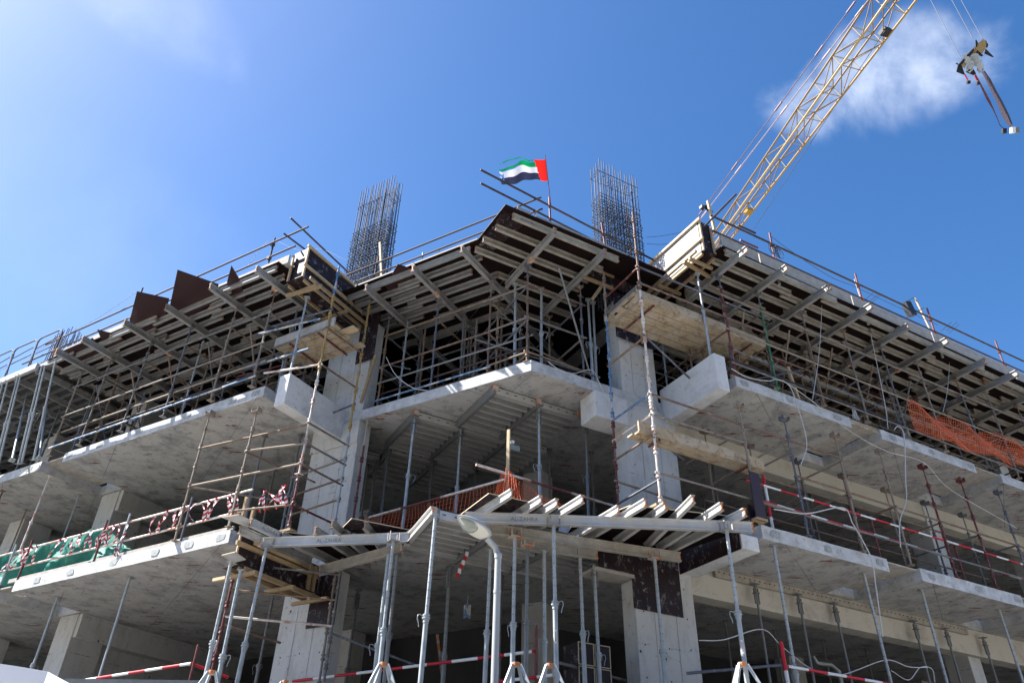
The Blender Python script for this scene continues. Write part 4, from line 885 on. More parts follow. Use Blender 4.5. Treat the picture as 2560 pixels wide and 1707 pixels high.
MB().box(R(9.05, 10.66, 11.0), dR*.04, nR*1.25, Z*.2).build('kick_plank', 'plank', label='end kickboard with yellow mark on the right work platform', cat='plank')
platform(R, 8.75, 12.1, 10.58, 10.95, 7.32, 2, 'pair of long weathered planks laid through the right scaffold tower', mat_='plank')
for i, (fr, s0, s1, n0, n1, h) in enumerate(((R, 15.3, 16.3, 10.5, 12.2, hA1-.06), (R, 15.3, 16.3, 10.5, 12.2, hB1-.06), (L, 20.6, 21.55, 10.6, 12.3, hB1-.06), (L, 20.6, 21.55, 10.7, 12.3, hA1-.06), (R, 20.15, 21.2, 10.5, 12.2, hB1-.06), (R, 20.15, 21.2, 10.5, 12.2, hA1-.06))):
    t = thing('infill_boards', fr((s0+s1)/2, n0, h), ['weathered boards filling the gap in the lower right slab edge', 'weathered boards filling the gap in the middle right slab edge', 'weathered boards filling the gap in the middle left slab edge', 'weathered boards filling the gap in the lower left slab edge', 'boards in the far gap of the middle right slab', 'boards in the far gap of the lower right slab'][i], 'gap boards', 'boards in the slab gaps')
    for k in range(7):
        a = fr(s0+random.uniform(-.06, .03), n0+k*(n1-n0)/7, h+random.uniform(0, .03)); MB().box(a, fr(s1+random.uniform(-.03, .08), 0, 0)-fr(s0, 0, 0), (fr(0, 1, 0)-fr(0, 0, 0))*((n1-n0)/7-.02), Z*.035).build('board', 'plank_grey', t)
board('edge_board', R, 15.2, 16.45, 10.5, hB1-.1, hB1+.03, .03, 'plank', 'pale board edging the gap in the middle right slab', group='edge boards in the slab gaps')
board('edge_board', R, 11.5, 15.4, 10.5, hB1+.003, hB1+.05, .06, 'timber_pale', 'yellowish board on top of the middle right slab edge', group='edge boards in the slab gaps')
board('edge_board', L, 13.0, 21.0, 10.56, hA1+.003, hA1+.1, .05, 'plank_grey', 'long pale board along the top of the lower left slab edge', group='edge boards in the slab gaps')

# ================================================================== PANEL FORMS AND PROPS under level B (corner bay)
def panelform(fr, s0, s1, n0, n1, h, label, ribs=7, mrib='alu_bright', depth=.19):
    t = thing('soffit_panel', fr((s0+s1)/2, (n0+n1)/2, h), label, 'soffit form panel', 'aluminium soffit panels')
    sx = (fr(1, 0, 0)-fr(0, 0, 0)); ny = (fr(0, 1, 0)-fr(0, 0, 0))
    MB().box(fr(s0, n0, h-.02), sx*(s1-s0), ny*(n1-n0), Z*.014).build('shade_skin', 'hole_and_shade', t)  # near-black skin: shade between the ribs put into its colour
    m = MB(); m.box(fr(s0, n0, h-depth), sx*(s1-s0), ny*.045, Z*(depth-.021)); MB().box(fr(s0, n1-.045, h-depth), sx*(s1-s0), ny*.045, Z*(depth-.021)).build('edge_rail', mrib, t)
    for i in range(5): 
        c = fr(s0+(s1-s0)*(i+.5)/5, n0-.001, h-depth*.5); m.cbox(c, sx*.07, ny*.004, Z*.02, 1)
    m.build('edge_rail', [mrib, 'hole_and_shade'], t)
    m = MB()
    for i in range(ribs): a = n0+(n1-n0)*(i+.5)/ribs; m.box(fr(s0+.02, a-.022, h-depth*.85), sx*(s1-s0-.04), ny*.045, Z*(depth*.85-.021)); m.box(fr(s0+.02, a-.04, h-depth*.85-.008), sx*(s1-s0-.04), ny*.085, Z*.008)
    m.build('ribs', mrib, t)
    MB().box(fr(s0-.055, n0-.05, h-depth-.05), sx*.07, ny*(n1-n0+.05), Z*(depth+.03)).build('main_beam', 'galv_dark', t)
    return t
pn = 0
for (s0, s1, n0, n1) in ((6.88, 7.98, 13.28, 15.1), (8.04, 9.15, 13.28, 15.1), (5.8, 7.0, 15.25, 17.1), (7.06, 8.25, 15.25, 17.1), (8.3, 9.45, 15.2, 17.0), (5.45, 5.9, 17.85, 19.6), (6.0, 7.2, 17.3, 19.3), (7.26, 8.4, 17.2, 19.1)):
    panelform(R, s0, s1, n0, n1, hB0, '%s ribbed aluminium panel, counted from the front, under the middle corner slab' % ORD[pn]); pn += 1
for i, (s0, n0) in enumerate(((6.88, 13.24), (8.02, 13.24), (9.15, 13.24), (5.8, 15.22), (7.04, 15.22))):
    MB().cbox(R(s0, n0-.02, hB0-.08), dR*.13, nR*.05, Z*.13).build('end_cap', 'orange_paint', label='%s bright orange bracket on the panels under the middle corner slab' % ORD[i], cat='bracket', group='orange panel brackets')
e3 = lambda x, y: (700+x*.3661, 900+y*.3661)
for i, (x, y, mm) in enumerate(((915, 400, 'galv'), (1235, 490, 'galv'), (1775, 330, 'galv'), (2080, 410, 'galv_dark'), (745, 620, 'galv_dark'), (665, 690, 'galv_dark'), (1045, 700, 'galv_dark'))):
    b = atz(*e3(x, y), 8.98); prop(Vector((b.x, b.y, H0+hA1+.01)), 9.05, '%s prop, counted from the front, holding the ribbed panels under the middle corner slab' % ORD[i], 'props under the middle corner slab', split=.5, head='drop', mo=mm, mi=mm)
for i, (x, y) in enumerate(((1840, 620), (2130, 640), (1345, 760))):
    b = atz(*e3(x, y), 9.15); prop(Vector((b.x, b.y, H0+hA1+.01)), hB0-.01, '%s prop in the shade deep under the middle corner slab' % ORD[i], 'deep props under the middle corner slab', split=.5, mo='galv_dark', mi='galv_dark', holes=False)
b = atz(*e3(595, 430), 9.1); t = thing('steel_prop', Vector((b.x, b.y, H0+hA1)), 'rust red prop just right of the left column under the middle slab', 'steel prop')
m = MB(); standard(m, b, hA1+.01, 8.5, off=.1); m.build('standard', 'scaffold_red', t); m = MB(); jack(m, b, 8.45, 9.19); m.cbox(Vector((b.x, b.y, H0+9.2)), dL*.18, nL*.18, Z*.012); m.build('jack', 'plank_grey', t)
# a few scaffold frames and props between A and B on the left
for i, (x, y, x2, y2, mm) in enumerate(((175, 1568-0, 340, 790, 'scaffold_white'), (430, 1200, 540, 920, 'galv'), (80, 1290, 180, 1020, 'scaffold'), (0, 970, 20, 890, 'scaffold'))):
    b = atz(x2*.3661, 900+y2*.3661, hB0); t = thing('steel_prop', Vector((b.x, b.y, H0+hA1)), ['pale rusty prop reaching the left slab corner soffit', 'grey prop between the left columns', 'thin rusty prop beside the far left column', 'thin rusty prop at the left picture edge'][i]+' on the lower left slab', 'steel prop')
    m = MB(); m.tube(Vector((b.x, b.y, H0+hA1)), Vector((b.x, b.y, H0+7.8)), .034, 10); m.build('outer_tube', mm, t); m = MB(); m.tube(Vector((b.x, b.y, H0+7.75)), Vector((b.x, b.y, H0+hB0-.01)), .024, 10); m.tube(Vector((b.x, b.y, H0+7.78)), Vector((b.x, b.y, H0+7.84)), .05, 10); m.cbox(Vector((b.x, b.y, H0+hB0-.012)), dL*.15, nL*.15, Z*.01); m.build('inner_tube', mm, t)
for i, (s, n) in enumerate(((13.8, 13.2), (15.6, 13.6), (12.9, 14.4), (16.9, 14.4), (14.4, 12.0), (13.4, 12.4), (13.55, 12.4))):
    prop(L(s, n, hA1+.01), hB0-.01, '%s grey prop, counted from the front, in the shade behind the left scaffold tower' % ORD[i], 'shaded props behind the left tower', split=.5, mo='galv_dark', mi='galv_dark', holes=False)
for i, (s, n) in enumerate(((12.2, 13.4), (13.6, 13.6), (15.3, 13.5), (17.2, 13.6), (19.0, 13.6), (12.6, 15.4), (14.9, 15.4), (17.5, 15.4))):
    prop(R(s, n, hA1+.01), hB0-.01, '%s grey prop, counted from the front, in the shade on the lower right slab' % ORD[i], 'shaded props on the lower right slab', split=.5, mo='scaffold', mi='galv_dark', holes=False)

# ================================================================== CORNER CANOPY FORMWORK at level A
d2 = lambda x, y: (500+x*.3661, 1133+y*.3661)
d3 = lambda x, y: (1100+x*.3661, 1133+y*.3661)
d1 = lambda x, y: (x*.3661, 1133+y*.3661)
d4 = lambda x, y: (1700+x*.3661, 1133+y*.3661)
HB = 5.40   # bearer centre
front = [('long bright bearer running across behind the lamp head', d3(165, 435), d3(2140, 505), 5.42, 'alu_bright'),
         ('beige bearer sloping from the lamp head to the right column', d3(250, 500), d3(1640, 710), 5.32, 'alu_beige'),
         ('shorter beige bearer behind it ending at the plywood box', d3(330, 590), d3(1075, 690), 5.27, 'alu_beige'),
         ('pale bearer crossing in front of the timber box on the left', d2(405, 610), d2(1435, 575), 5.42, 'alu_bright'),
         ('grey bearer from the left column to the front panels', d2(815, 800), d2(1380, 645), 5.30, 'alu_beige'),
         ('short bright beam end joining the left bearer to the front panel corner', d2(1395, 620), d2(1590, 395), 5.42, 'alu_bright')]
for lab, a, b, h, mm in front:
    pa, pb_ = atz(*a, h), atz(*b, h); o = beam('aluminium_beam', pa, pb_, .19, .1, mm, lab, 'beam', 'bearers of the corner canopy formwork', ends=2)
    if 'long bright' in lab or 'crossing in front' in lab:
        letter(o, pa, pb_, .85 if 'long' in lab else 1.2, .105, 'galv_dark')
# joists: outward ends are near the viewer
jl = [(d3(490, 270), (1230, 1210), 0), (d3(690, 315), (1360, 1262), 0), (d3(800, 335), (1410, 1282), 0), (d3(975, 310), (1476, 1308), 0), (d3(1220, 380), (1470, 1350), 1), (d3(1405, 335), (1480, 1345), 0), (d3(1540, 360), d3(1190, 610), 0), (d3(1730, 310), d3(1400, 640), 0), (d3(1925, 360), d3(1480, 650), 0), (d3(2085, 400), d3(1560, 660), 1)]
for i, (a, b, _) in enumerate(jl):
    pa = atz(*a, 5.58); pb_ = atz(*b, 5.58)
    if i < 6: pb_ = pa + nR*2.2 + dR*(-.1+.04*i)
    beam('joist', pa, pb_, .16, .08, 'alu_bright', '%s joist from the lamp head jutting over the long front bearer with orange end' % ORD[i], 'joist', 'joists of the corner canopy, right side', ends=2)
jl2 = [(d2(345, 470), d2(900, 735)), (d2(560, 560), d2(1100, 830)), (d2(785, 525), d2(1160, 770)), (d2(900, 480), d2(1200, 740)), (d2(1125, 490), d2(1260, 650)), (d2(270, 520), d2(760, 735))]
for i, (a, b) in enumerate(jl2):
    o = beam('joist', atz(*a, 5.58 if i < 5 else 5.5), atz(*b, 5.58 if i < 5 else 5.5), .16, .08, 'alu_bright' if i == 0 else 'alu', '%s joist from the left in the fan beside the left column' % ORD[i], 'joist', 'joists of the corner canopy, left side')
    if i in (0, 3): letter(o, atz(*a, 5.58), atz(*b, 5.58), .3 if i == 0 else .15, .09, 'galv_dark')
def plysheet(px, h, label, m='ply', name='plywood_sheet'):
    pts = [atz(x, y, h) for x, y in px]; return MB().slab([xy(p) for p in pts], h-.018, h, 0, 1).build(name, [m, 'ply_edge'], label=label, cat='plywood sheet', group='plywood sheets of the corner canopy')
plysheet([e3(1230, 1052), e3(1425, 905), e3(1930, 1012), e3(1900, 1160), e3(1500, 1140), e3(1300, 1090)], 5.685, 'scuffed black plywood sheet with pale edge behind the long front bearer')
plysheet([e3(425, 1140), e3(490, 1075), e3(885, 1155), e3(880, 1250), e3(650, 1230)], 5.685, 'scuffed black plywood sheet right of the left column above the bearers')
plysheet([d3(1200, 390), d3(1300, 350), d3(2040, 430), d3(2070, 520), d3(1560, 690), d3(1180, 620), d3(860, 560), d3(900, 490)], 5.69, 'dark plywood deck over the joists in front of the right column', 'ply_deck')
plysheet([d2(150, 432), d2(268, 412), d2(345, 452), d2(330, 500)], 5.68, 'grey plywood offcut sticking out above the timber box at the left', 'conc_plain')
plysheet([d2(345, 500), d2(800, 560), d2(1150, 560), d2(1250, 700), d2(1080, 860), d2(800, 700)], 5.69, 'dark plywood deck over the joists beside the left column', 'ply_deck')
# white ribbed panels of the canopy
for i, (s0, s1, n0, n1) in enumerate(((5.35, 6.6, 12.4, 14.2), (6.66, 7.9, 12.55, 14.3), (7.96, 9.2, 12.6, 14.3), (5.5, 6.6, 14.3, 16.0), (6.66, 7.9, 14.35, 16.0), (7.96, 9.2, 14.35, 16.0))):
    if i < 3: panelform(R, s0, s1, n0, n1, 5.60-.02*(i % 2), '%s bright ribbed panel from the left under the corner canopy' % ORD[i], 7, 'alu_bright')
MB().cbox(atz(*d2(1595, 400), 5.45), dR*.1, nR*.1, Z*.16).build('end_cap', 'orange_paint', label='orange bracket on top of the front prop at the canopy corner', cat='bracket')
# right: black beam box and column head plywood
t = thing('beam_formwork', R(11.0, 11.2, 5.2), 'black stained plywood side and concrete base of the lower right cantilever beam', 'beam formwork')
MB().box(R(10.93, 10.48, 5.34), dR*-.02, nR*1.8, Z*.5).build('side_panel', 'ply', t)
MB().box(R(10.9, 10.6, 5.84), dR*.08, nR*1.6, Z*.05).build('top_timber', 'timber', t)
MB().box(R(11.24, 10.42, 5.9), dR*.2, nR*.02, Z*.42).build('end_panel', 'ply', t)
plypanel(R, 9.62, 10.86, 12.27, 4.44, 5.66, 'plum plywood sheet wrapped round the right column head')
plypanel(R, 8.76, 9.6, 12.2, 5.1, 5.66, 'black peeling plywood panel left of the right column head')
t2 = MB().box(R(8.7, 12.22, 5.02), dR*.95, nR*.5, Z*.07).build('timber_beam', 'plank_grey', label='grey timber under the peeling black panel by the right column', cat='timber')
plypanel(L, 11.52, 12.3, 12.47, 4.3, 5.4, 'plum plywood sheet on the left column head below the timber box')
plypanel(R, 11.28, 11.55, 10.3, 5.95, 7.0, 'upright plum plywood strip with raw edge above the lower right cantilever', 'ply_brown')
# left timber box
t = thing('beam_formwork', L(12.0, 10.2, 4.9), 'black plywood beam box cradled in yellow timbers under the lower left slab corner', 'beam formwork')
MB().box(L(12.12, 10.12, 4.98), dL*.02, nL*2.3, Z*.62).build('side_panel', 'ply', t)
MB().box(L(12.14, 10.08, 4.96), dL*.03, nL*.04, Z*.68).build('edge_strip', 'ply_edge', t)
MB().box(L(11.98, 10.15, 4.94), dL*.55, nL*2.2, Z*.02).build('bottom_panel', 'ply', t)
for s, n0, n1, h in ((12.06, 9.98, 12.35, 5.3), (12.04, 10.4, 12.3, 5.42), (12.1, 10.2, 12.4, 4.88), (11.98, 10.25, 12.4, 4.84), (12.3, 10.15, 12.35, 4.84)):
    MB().box(L(s, n0, h), dL*.05, nL*(n1-n0), Z*.09).build('timber_rail', 'timber', t)
for n, s0, s1, h in ((10.3, 11.75, 12.75, 4.77), (11.3, 11.7, 12.5, 4.76), (12.2, 11.6, 12.6, 4.76)):
    MB().box(L(s0, n, h), dL*(s1-s0), nL*.07, Z*.07).build('cross_timber', 'timber', t)
for n in (12.0, 12.15): MB().box(L(12.0, n, 4.8), dL*.05, nL*.08, Z*.72).build('post', 'timber', t)
plysheet([d1(1515, 690), d1(1605, 668), d1(1680, 720), d1(1600, 740)], 5.0, 'small grey plywood scrap poking out left of the timber box', 'conc_plain')
MB().box(L(12.45, 10.2, 4.74), dL*.35, nL*.08, Z*.06).build('timber_offcut', 'timber_pale', label='pale timber offcut on the props left of the timber box', cat='timber')
for i, (x, y) in enumerate(((965, 545), (1240, 545))): pass
for i, (a, b) in enumerate(((d2(320, 300), d2(290, 430)), (d2(370, 370), d2(350, 450)))):
    MB().bar(atdepth(*a, 17.3), atdepth(*b, 17.3), .08, .05, up=nL).build('timber_post', 'timber_pale', label=['taller', 'shorter'][i]+' timber stub in the striped tape above the left canopy', cat='timber')
MB().cbox(at(p1, 5.73), dL*.32, nL*.22, Z*.045).build('timber_pad', 'timber', label='timber pad under the left tower upright', cat='timber'); MB().cbox(at(qB, 5.73), dR*.4, nR*.2, Z*.05).build('timber_pad', 'timber', label='timber pad under the white upright of the right tower', cat='timber')
MB().cbox(R(11.42, 10.38, 5.98), dR*.3, nR*.22, Z*.05).build('timber_pad', 'timber', label='timber pad under the first upright on the lower right slab', cat='timber')

# ================================================================== GROUND PROPS
TB = 1.61
gp = [('1', d2(1595, 420), 5.3, .42, 'plate', 'galv', 0), ('2', d2(1325, 600), 5.3, .45, 'fork', 'galv', 0), ('3', d2(1285, 690), 5.15, .42, 'plate', 'galv', 1), ('4', d2(1352, 690), 5.15, .47, 'plate', 'galv_dark', 0),
      ('5', d2(440, 640), 5.3, .40, 'fork', 'galv', 0), ('6', d2(295, 800), 4.74, .40, 'plate', 'galv', 0), ('7', d2(222, 740), 5.0, .45, 'plate', 'galv', 0), ('8', d3(785, 490), 5.3, .52, 'fork', 'galv', 1),
      ('9', d3(1945, 530), 5.3, .5, 'fork', 'galv', 1), ('10', d3(510, 570), 5.2, .46, 'fork', 'galv', 0), ('11', d3(590, 630), 5.15, .5, 'fork', 'galv_dark', 0), ('12', d3(712, 665), 5.15, .43, 'plate', 'galv', 0),
      ('13', d3(965, 710), 5.2, .5, 'fork', 'galv', 0), ('14', d3(1465, 720), 5.2, .42, 'fork', 'galv', 0), ('15', d3(335, 660), 5.15, .47, 'plate', 'galv', 0), ('16', d3(1060, 760), 5.15, .42, 'drop', 'galv', 0),
      ('i3', d3(70, 790), 5.5, .45, 'drop', 'galv_dark', 0), ('i4', d3(420, 800), 5.5, .45, 'drop', 'galv_dark', 0), ('i1', d2(1715, 770), 5.3, .42, 'drop', 'galv_dark', 0), ('i2', d2(1078, 930), 5.6, .45, 'drop', 'galv_dark', 0), ('i5', d2(510, 900), 5.6, .45, 'plate', 'galv_dark', 0), ('i6', d2(650, 1050), 5.6, .4, 'plate', 'galv_dark', 0)]
gp.sort(key=lambda g: g[1][0])
for i, (nm, px, h, sp_, hd, mm, st) in enumerate(gp):
    b = atz(*px, h); ro_ = .042
    prop(Vector((b.x, b.y, H0+TB)), h, '%s tall galvanised prop from the left in the forest of props under the corner canopy' % ORD[i], 'tall props under the corner canopy', split=sp_+.1, ro=ro_, head=hd, mo=mm, mi=mm, sticker=bool(st), cat='steel prop')
for i, (px, h) in enumerate(((d4(628, 630), 5.65), (d4(1265, 820), 5.65), (d4(1640, 930), 5.65), (d4(2175, 1065), 5.65))):
    b = atz(*px, h); prop(Vector((b.x, b.y, H0+TB)), h, '%s tall grey prop from the corner carrying the lower right slab edge' % ORD[i], 'tall props under the lower right slab', split=.4, ro=.04)
for i, (px, h) in enumerate(((d1(883, 850), 5.65), (d1(388, 985), 5.65))):
    b = atz(*px, h); prop(Vector((b.x, b.y, H0+TB)), h, ['tall grey prop near the middle of the lower left soffit', 'tall grey prop at the left end of the lower left soffit'][i], 'tall props under the lower left slab', split=.6 if i else .45, ro=.04, sticker=False, holes=False)
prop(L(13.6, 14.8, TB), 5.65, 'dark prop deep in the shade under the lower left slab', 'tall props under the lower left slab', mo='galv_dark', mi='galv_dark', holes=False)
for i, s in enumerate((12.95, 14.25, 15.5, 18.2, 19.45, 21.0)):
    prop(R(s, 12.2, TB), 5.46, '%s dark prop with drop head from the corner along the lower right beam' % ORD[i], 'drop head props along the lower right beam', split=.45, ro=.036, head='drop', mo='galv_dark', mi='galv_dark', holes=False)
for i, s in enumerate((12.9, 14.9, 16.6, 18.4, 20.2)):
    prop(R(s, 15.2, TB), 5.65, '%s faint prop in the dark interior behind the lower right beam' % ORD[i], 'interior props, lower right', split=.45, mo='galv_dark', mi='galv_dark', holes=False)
# perforated rail along the lower right beam
t = thing('panel_rail', R(16, 12.3, 5.5), 'perforated pale metal rail fixed under the lower right soffit along the beam', 'rail')
m = MB(); m.box(R(11.9, 12.26, 5.47), dR*8.6, nR*.09, Z*.185)
s = 12.0
while s < 20.4: m.cbox(R(s, 12.258, 5.575), dR*.035, nR*.004, Z*.022, 1); s += .15
m.build('rail_bar', ['alu_beige', 'hole_and_shade'], t)
MB().box(R(11.9, 12.2, 5.64), dR*8.6, nR*.05, Z*.015).build('flange', 'alu_beige', t)
# tripods
def tripod(c, label, m_='galv', h=1.0):
    t = thing('prop_tripod', Vector((c.x, c.y, H0+TB)), label, 'prop tripod', 'folding tripods on the tall props'); top = Vector((c.x, c.y, H0+TB+h))
    MB().tube(top-Z*.03, top+Z*.03, .06, 10).build('collar', 'orange_paint', t)
    for a in (-.4, 1.0, 2.3, 3.9):
        d_ = Vector((math.cos(a), math.sin(a), 0)); m = MB().bar(top+d_*.07, top+d_*.55-Z*h, .045, .03, up=d_.cross(Z)); m.build('leg', m_, t)
for i, (x, y) in enumerate(((960, 1655), (1290, 1655), (1375, 1640), (1855, 1655), (532, 1675), (715, 1700))):
    c = atz(x, y, 2.62+(.1 if i in (2,) else 0)); tripod(c, '%s folding tripod in the order 5, near the bottom edge' % ORD[i] if False else ['tripod at the bottom left of the lamp post', 'tripod just right of the lamp post', 'rusty topped tripod right of the lamp post', 'rusty topped tripod near the right column', 'small tripod at the foot of the left tower props', 'tripod in front of the left column'][i]+' at the foot of a prop', h=.98)

# lower guard rails red/white
g5 = thing('guard_rail', L(10, 12.4, 2.2), 'red and white striped guard rail low in the middle behind the props', 'guard rail')
striped(L(12.4, 12.45, 3.27), L(6.75, 12.45, 3.3), .028, .56).build('top_rail', ['red', 'white'], g5); striped(L(7.6, 12.45, 2.86), L(6.4, 12.45, 2.88), .028, .3).build('mid_rail', ['red', 'white'], g5)
MB().tube(L(6.75, 12.5, 2.2), L(6.75, 12.5, 3.75), .03, 8).build('post', 'maroon', g5)
g6 = thing('guard_rail', L(14, 10.5, 2.2), 'red and white striped guard rail low at the left beside the props', 'guard rail')
striped(L(18, 10.5, 3.25), L(13.2, 10.5, 3.3), .028, .5).build('top_rail', ['red', 'white'], g6); MB().tube(L(13.2, 10.5, 3.3), L(12.9, 11.2, 3.15), .028, 8).build('return_rail', 'red', g6)
MB().tube(L(13.15, 10.52, 2.2), L(13.15, 10.52, 3.65), .028, 8).build('post', 'maroon', g6); MB().tube(L(12.75, 10.9, 2.4), L(12.55, 10.7, 3.6), .028, 8).build('post', 'maroon', g6)
g7 = thing('guard_rail', R(14, 10.5, 2.2), 'red and white striped guard rail low at the right beside the props', 'guard rail')
striped(R(11.6, 10.44, 3.28), R(20, 10.44, 3.3), .028, .5, first=1).build('top_rail', ['red', 'white'], g7); striped(R(11.55, 10.46, 2.2), R(11.55, 10.46, 3.7), .036, .5).build('post', ['red', 'white'], g7)
MB().tube(R(11.5, 10.5, 3.3), R(9.6, 10.9, 3.0), .026, 8).build('return_rail', 'scaffold', g7)
m = MB().tube(atz(*d3(820, 1430), 3.2), atz(*d3(1310, 1560), 3.2), .03, 8); m.build('scaffold_tube', 'scaffold', label='rusty tube slanting across in front of the stacked plywood boxes', cat='tube')
m = MB().tube(atdepth(*d2(1620, 1235), 17.5), atdepth(*d2(1665, 1600), 17.5), .035, 8); m.build('rusty_bar', 'orange_paint', label='leaning rust orange steel bar left of the lamp post', cat='steel bar')

# stacked ply boxes
c0 = atz(1488, 1662, 3.25)
sx = dR; ny = nR
for i, (a, b) in enumerate(((0, 1), (1, 1), (0, 0), (1, 0), (0, -1), (1, -1))):
    t = thing('plywood_box', c0+dR*(a*.37)+Z*(b*.42), ['top left', 'top right', 'middle left', 'middle right', 'bottom left', 'bottom right'][i]+' plum plywood box with pale edges in the stack behind the props', 'box', 'stacked plywood boxes')
    o = c0+dR*(a*.37-.3)+nR*.1+Z*((b-1)*.42)
    MB().box(o, dR*.35, nR*.5, Z*.40).build('shell', 'ply', t)
    m = MB()
    for zz in (0, .385): m.box(o-nR*.012+Z*zz, dR*.35, nR*.012, Z*.015)
    for ss in (0, .335): m.box(o-nR*.012+dR*ss+Z*.015, dR*.015, nR*.012, Z*.37)
    m.build('trim', 'ply_edge', t)
# scaffold ladder frame bottom left of left column
g8 = thing('scaffold', L(12, 10.6, 1.7), 'lower tube scaffold frame around the foot of the left column', 'scaffold tower')
s1_, s2_, s3_, s4_ = onL(*d2(930, 830), 11.3), None, None, None
qa = atz(*d2(960, 790), 5.3); qb = atz(*d2(215, 900), 4.75)
m = MB(); standard(m, qa, 1.62, 5.55, off=.2); m.build('standard', 'scaffold', g8); m = MB(); standard(m, qa+dL*.12, 2.2, 5.4, off=.3); m.build('standard', 'scaffold', g8)
m = MB(); standard(m, qb, 1.62, 4.9, off=.2); m.build('standard', 'scaffold_red', g8)
dq = math.hypot(qa.x, qa.y)
for (ya, yb) in ((825, 905), (1000, 1065), (1180, 1235)):
    ra_ = ray(*d2(930, ya)); ha = dq*ra_.z/math.hypot(ra_.x, ra_.y); MB().tube(at(qa, ha), at(qb, ha), .0242, 8).build('ledger', 'scaffold_white' if ya == 1180 else 'scaffold', g8)
MB().tube(at(qa, 4.0), at(qa, 3.4)-dL*1.6+nL*1.0, .0242, 8).build('brace', 'scaffold', g8); MB().tube(at(qb, 3.98), at(qb, 3.9)+nL*1.3-dL*.3, .0242, 8).build('brace', 'scaffold', g8)

# tent or hoarding at the bottom left
m = MB(); vs = []; nn = 20
for j in range(2):
    for i in range(nn+1):
        u = i/nn; x = -300+ 420*u; y = 1640 + 38*u**2.2
        p = atd(x, y, 12.0+j*3.0*0+0); vs.append(p + (Vector((0, 3.5*j, -.1*j))))
base_n = len(vs)
for i in range(nn+1): p = vs[i]; vs.append(Vector((p.x, p.y, 0)))
fs = [[i, i+1, nn+1+i+1, nn+1+i] for i in range(nn)]+[[base_n+i, base_n+i+1, i+1, i] for i in range(nn)]
m.add(vs, fs, 0, True); m.build('white_canopy', 'tent', label='smooth white curved canopy top at the bottom left corner', cat='canopy')
MB().bar(atz(600*.272, 1703, 2.9), atz(1900*.272, 1708, 2.9), .08, .1).build('metal_beam', 'galv_dark', label='flat blue grey metal beam at the bottom left behind the striped rail', cat='beam')

# ================================================================== STREET LAMP
lb = atd(1236, 1707, 11.5); t = thing('street_lamp', Vector((lb.x, lb.y, 0)), 'pale grey street lamp with glass bowl in front of the corner', 'street lamp')
top = atd(1241, 1392, 11.5); top = Vector((lb.x, lb.y, top.z)); k1 = atd(1225, 1340, 11.45); k2 = atd(1206, 1333, 11.3)
m = MB().tube(Vector((lb.x, lb.y, 0)), top, .06, 16, 0, .05); m.tube(top-Z*.02, top+Z*.05, .06, 14); m.tube(top-Z*.55, top-Z*.5, .058, 14); m.build('pole', 'lamp_grey', t)
e1 = atd(1238, 1368, 11.5); e2 = atd(1215, 1343, 11.35)
MB().path([top, e1, e2], .048, 12).build('arm', 'lamp_grey', t)
hA_ = e2; hB_ = atd(1150, 1292, 11.0); ax = (hB_-hA_); ln = ax.length; ax.normalize(); sd_ = ax.cross(Z).normalized(); upv = sd_.cross(ax).normalized()
if upv.z < 0: upv = -upv
def shell(rx, rz, x0, x1, ztop, zbot, mtl, name, nseg=18, mm=20, flat=False):
    vs = []; m = MB()
    for i in range(nseg+1):
        u = i/nseg; wv = math.sin(math.pi*(.06+.94*u)**.75)**.6 if 0 < u < 1 else (.25 if u == 0 else .02)
        for j in range(mm):
            a_ = 2*math.pi*j/mm; z_ = math.sin(a_); vs.append(hA_+ax*(x0+(x1-x0)*u)+sd_*math.cos(a_)*rx*wv+upv*(z_*(ztop if z_ > 0 else zbot)*wv))
    m.add(vs, [[i*mm+j, i*mm+(j+1) % mm, (i+1)*mm+(j+1) % mm, (i+1)*mm+j] for i in range(nseg) for j in range(mm)], 0, True)
    m.add(vs[:mm], [list(range(mm))]); m.add(vs[-mm:], [list(range(mm))[::-1]])
    return m.build(name, mtl, t)
shell(.185, .1, -.03, ln+.05, .12, .03, 'lamp_grey', 'housing'); shell(.176, .1, .0, ln+.03, .01, .05, 'lamp_pale', 'underside')
shell(.145, .1, ln*.40, ln+.01, .01, .105, 'glass', 'glass_bowl')
# ================================================================== FLAG
fp = onR(*f3(1380, 170), 11.75); ft = atdepth(1363, 388, (fp-CAM).dot(FW)); fbm = onR(*f3(1384, 160), 11.75)
t = thing('flag', fbm, 'tattered green white black and red flag flying on a thin pole at the roof corner', 'flag')
MB().tube(fbm-Z*.3, ft, .011, 8, 0, .008).build('pole', 'maroon', t)
zd = (ft-CAM).dot(FW)
def FP(x, y, off=0): return atdepth(1180+x*.10204, 370+y*.10204, zd)+nR*off*.0+Vector((0, off, 0))
tops = lambda x: (270+(1810-x)*.02) ; bots = lambda x: 790+(1860-x)*.035 + (90*max(0, (1150-x)/450)**1.5)
m = MB(); nx, ny_ = 44, 24
def fv(i, j):
    u = i/nx; v = j/ny_; xl = 1810+50*v; x = xl-(1160-120*v*0)*u; wave = 26*math.sin(u*9+v*1.5)*u
    y = tops(x)+(bots(x)-tops(x))*v+wave*(.3+.7*math.sin(math.pi*min(1, v+.2)))
    return FP(x, y, .07*math.sin(u*8+v*2)*(.2+u)+.02*math.sin(u*21))
V = [[fv(i, j) for j in range(ny_+1)] for i in range(nx+1)]; rng = random.Random(3)
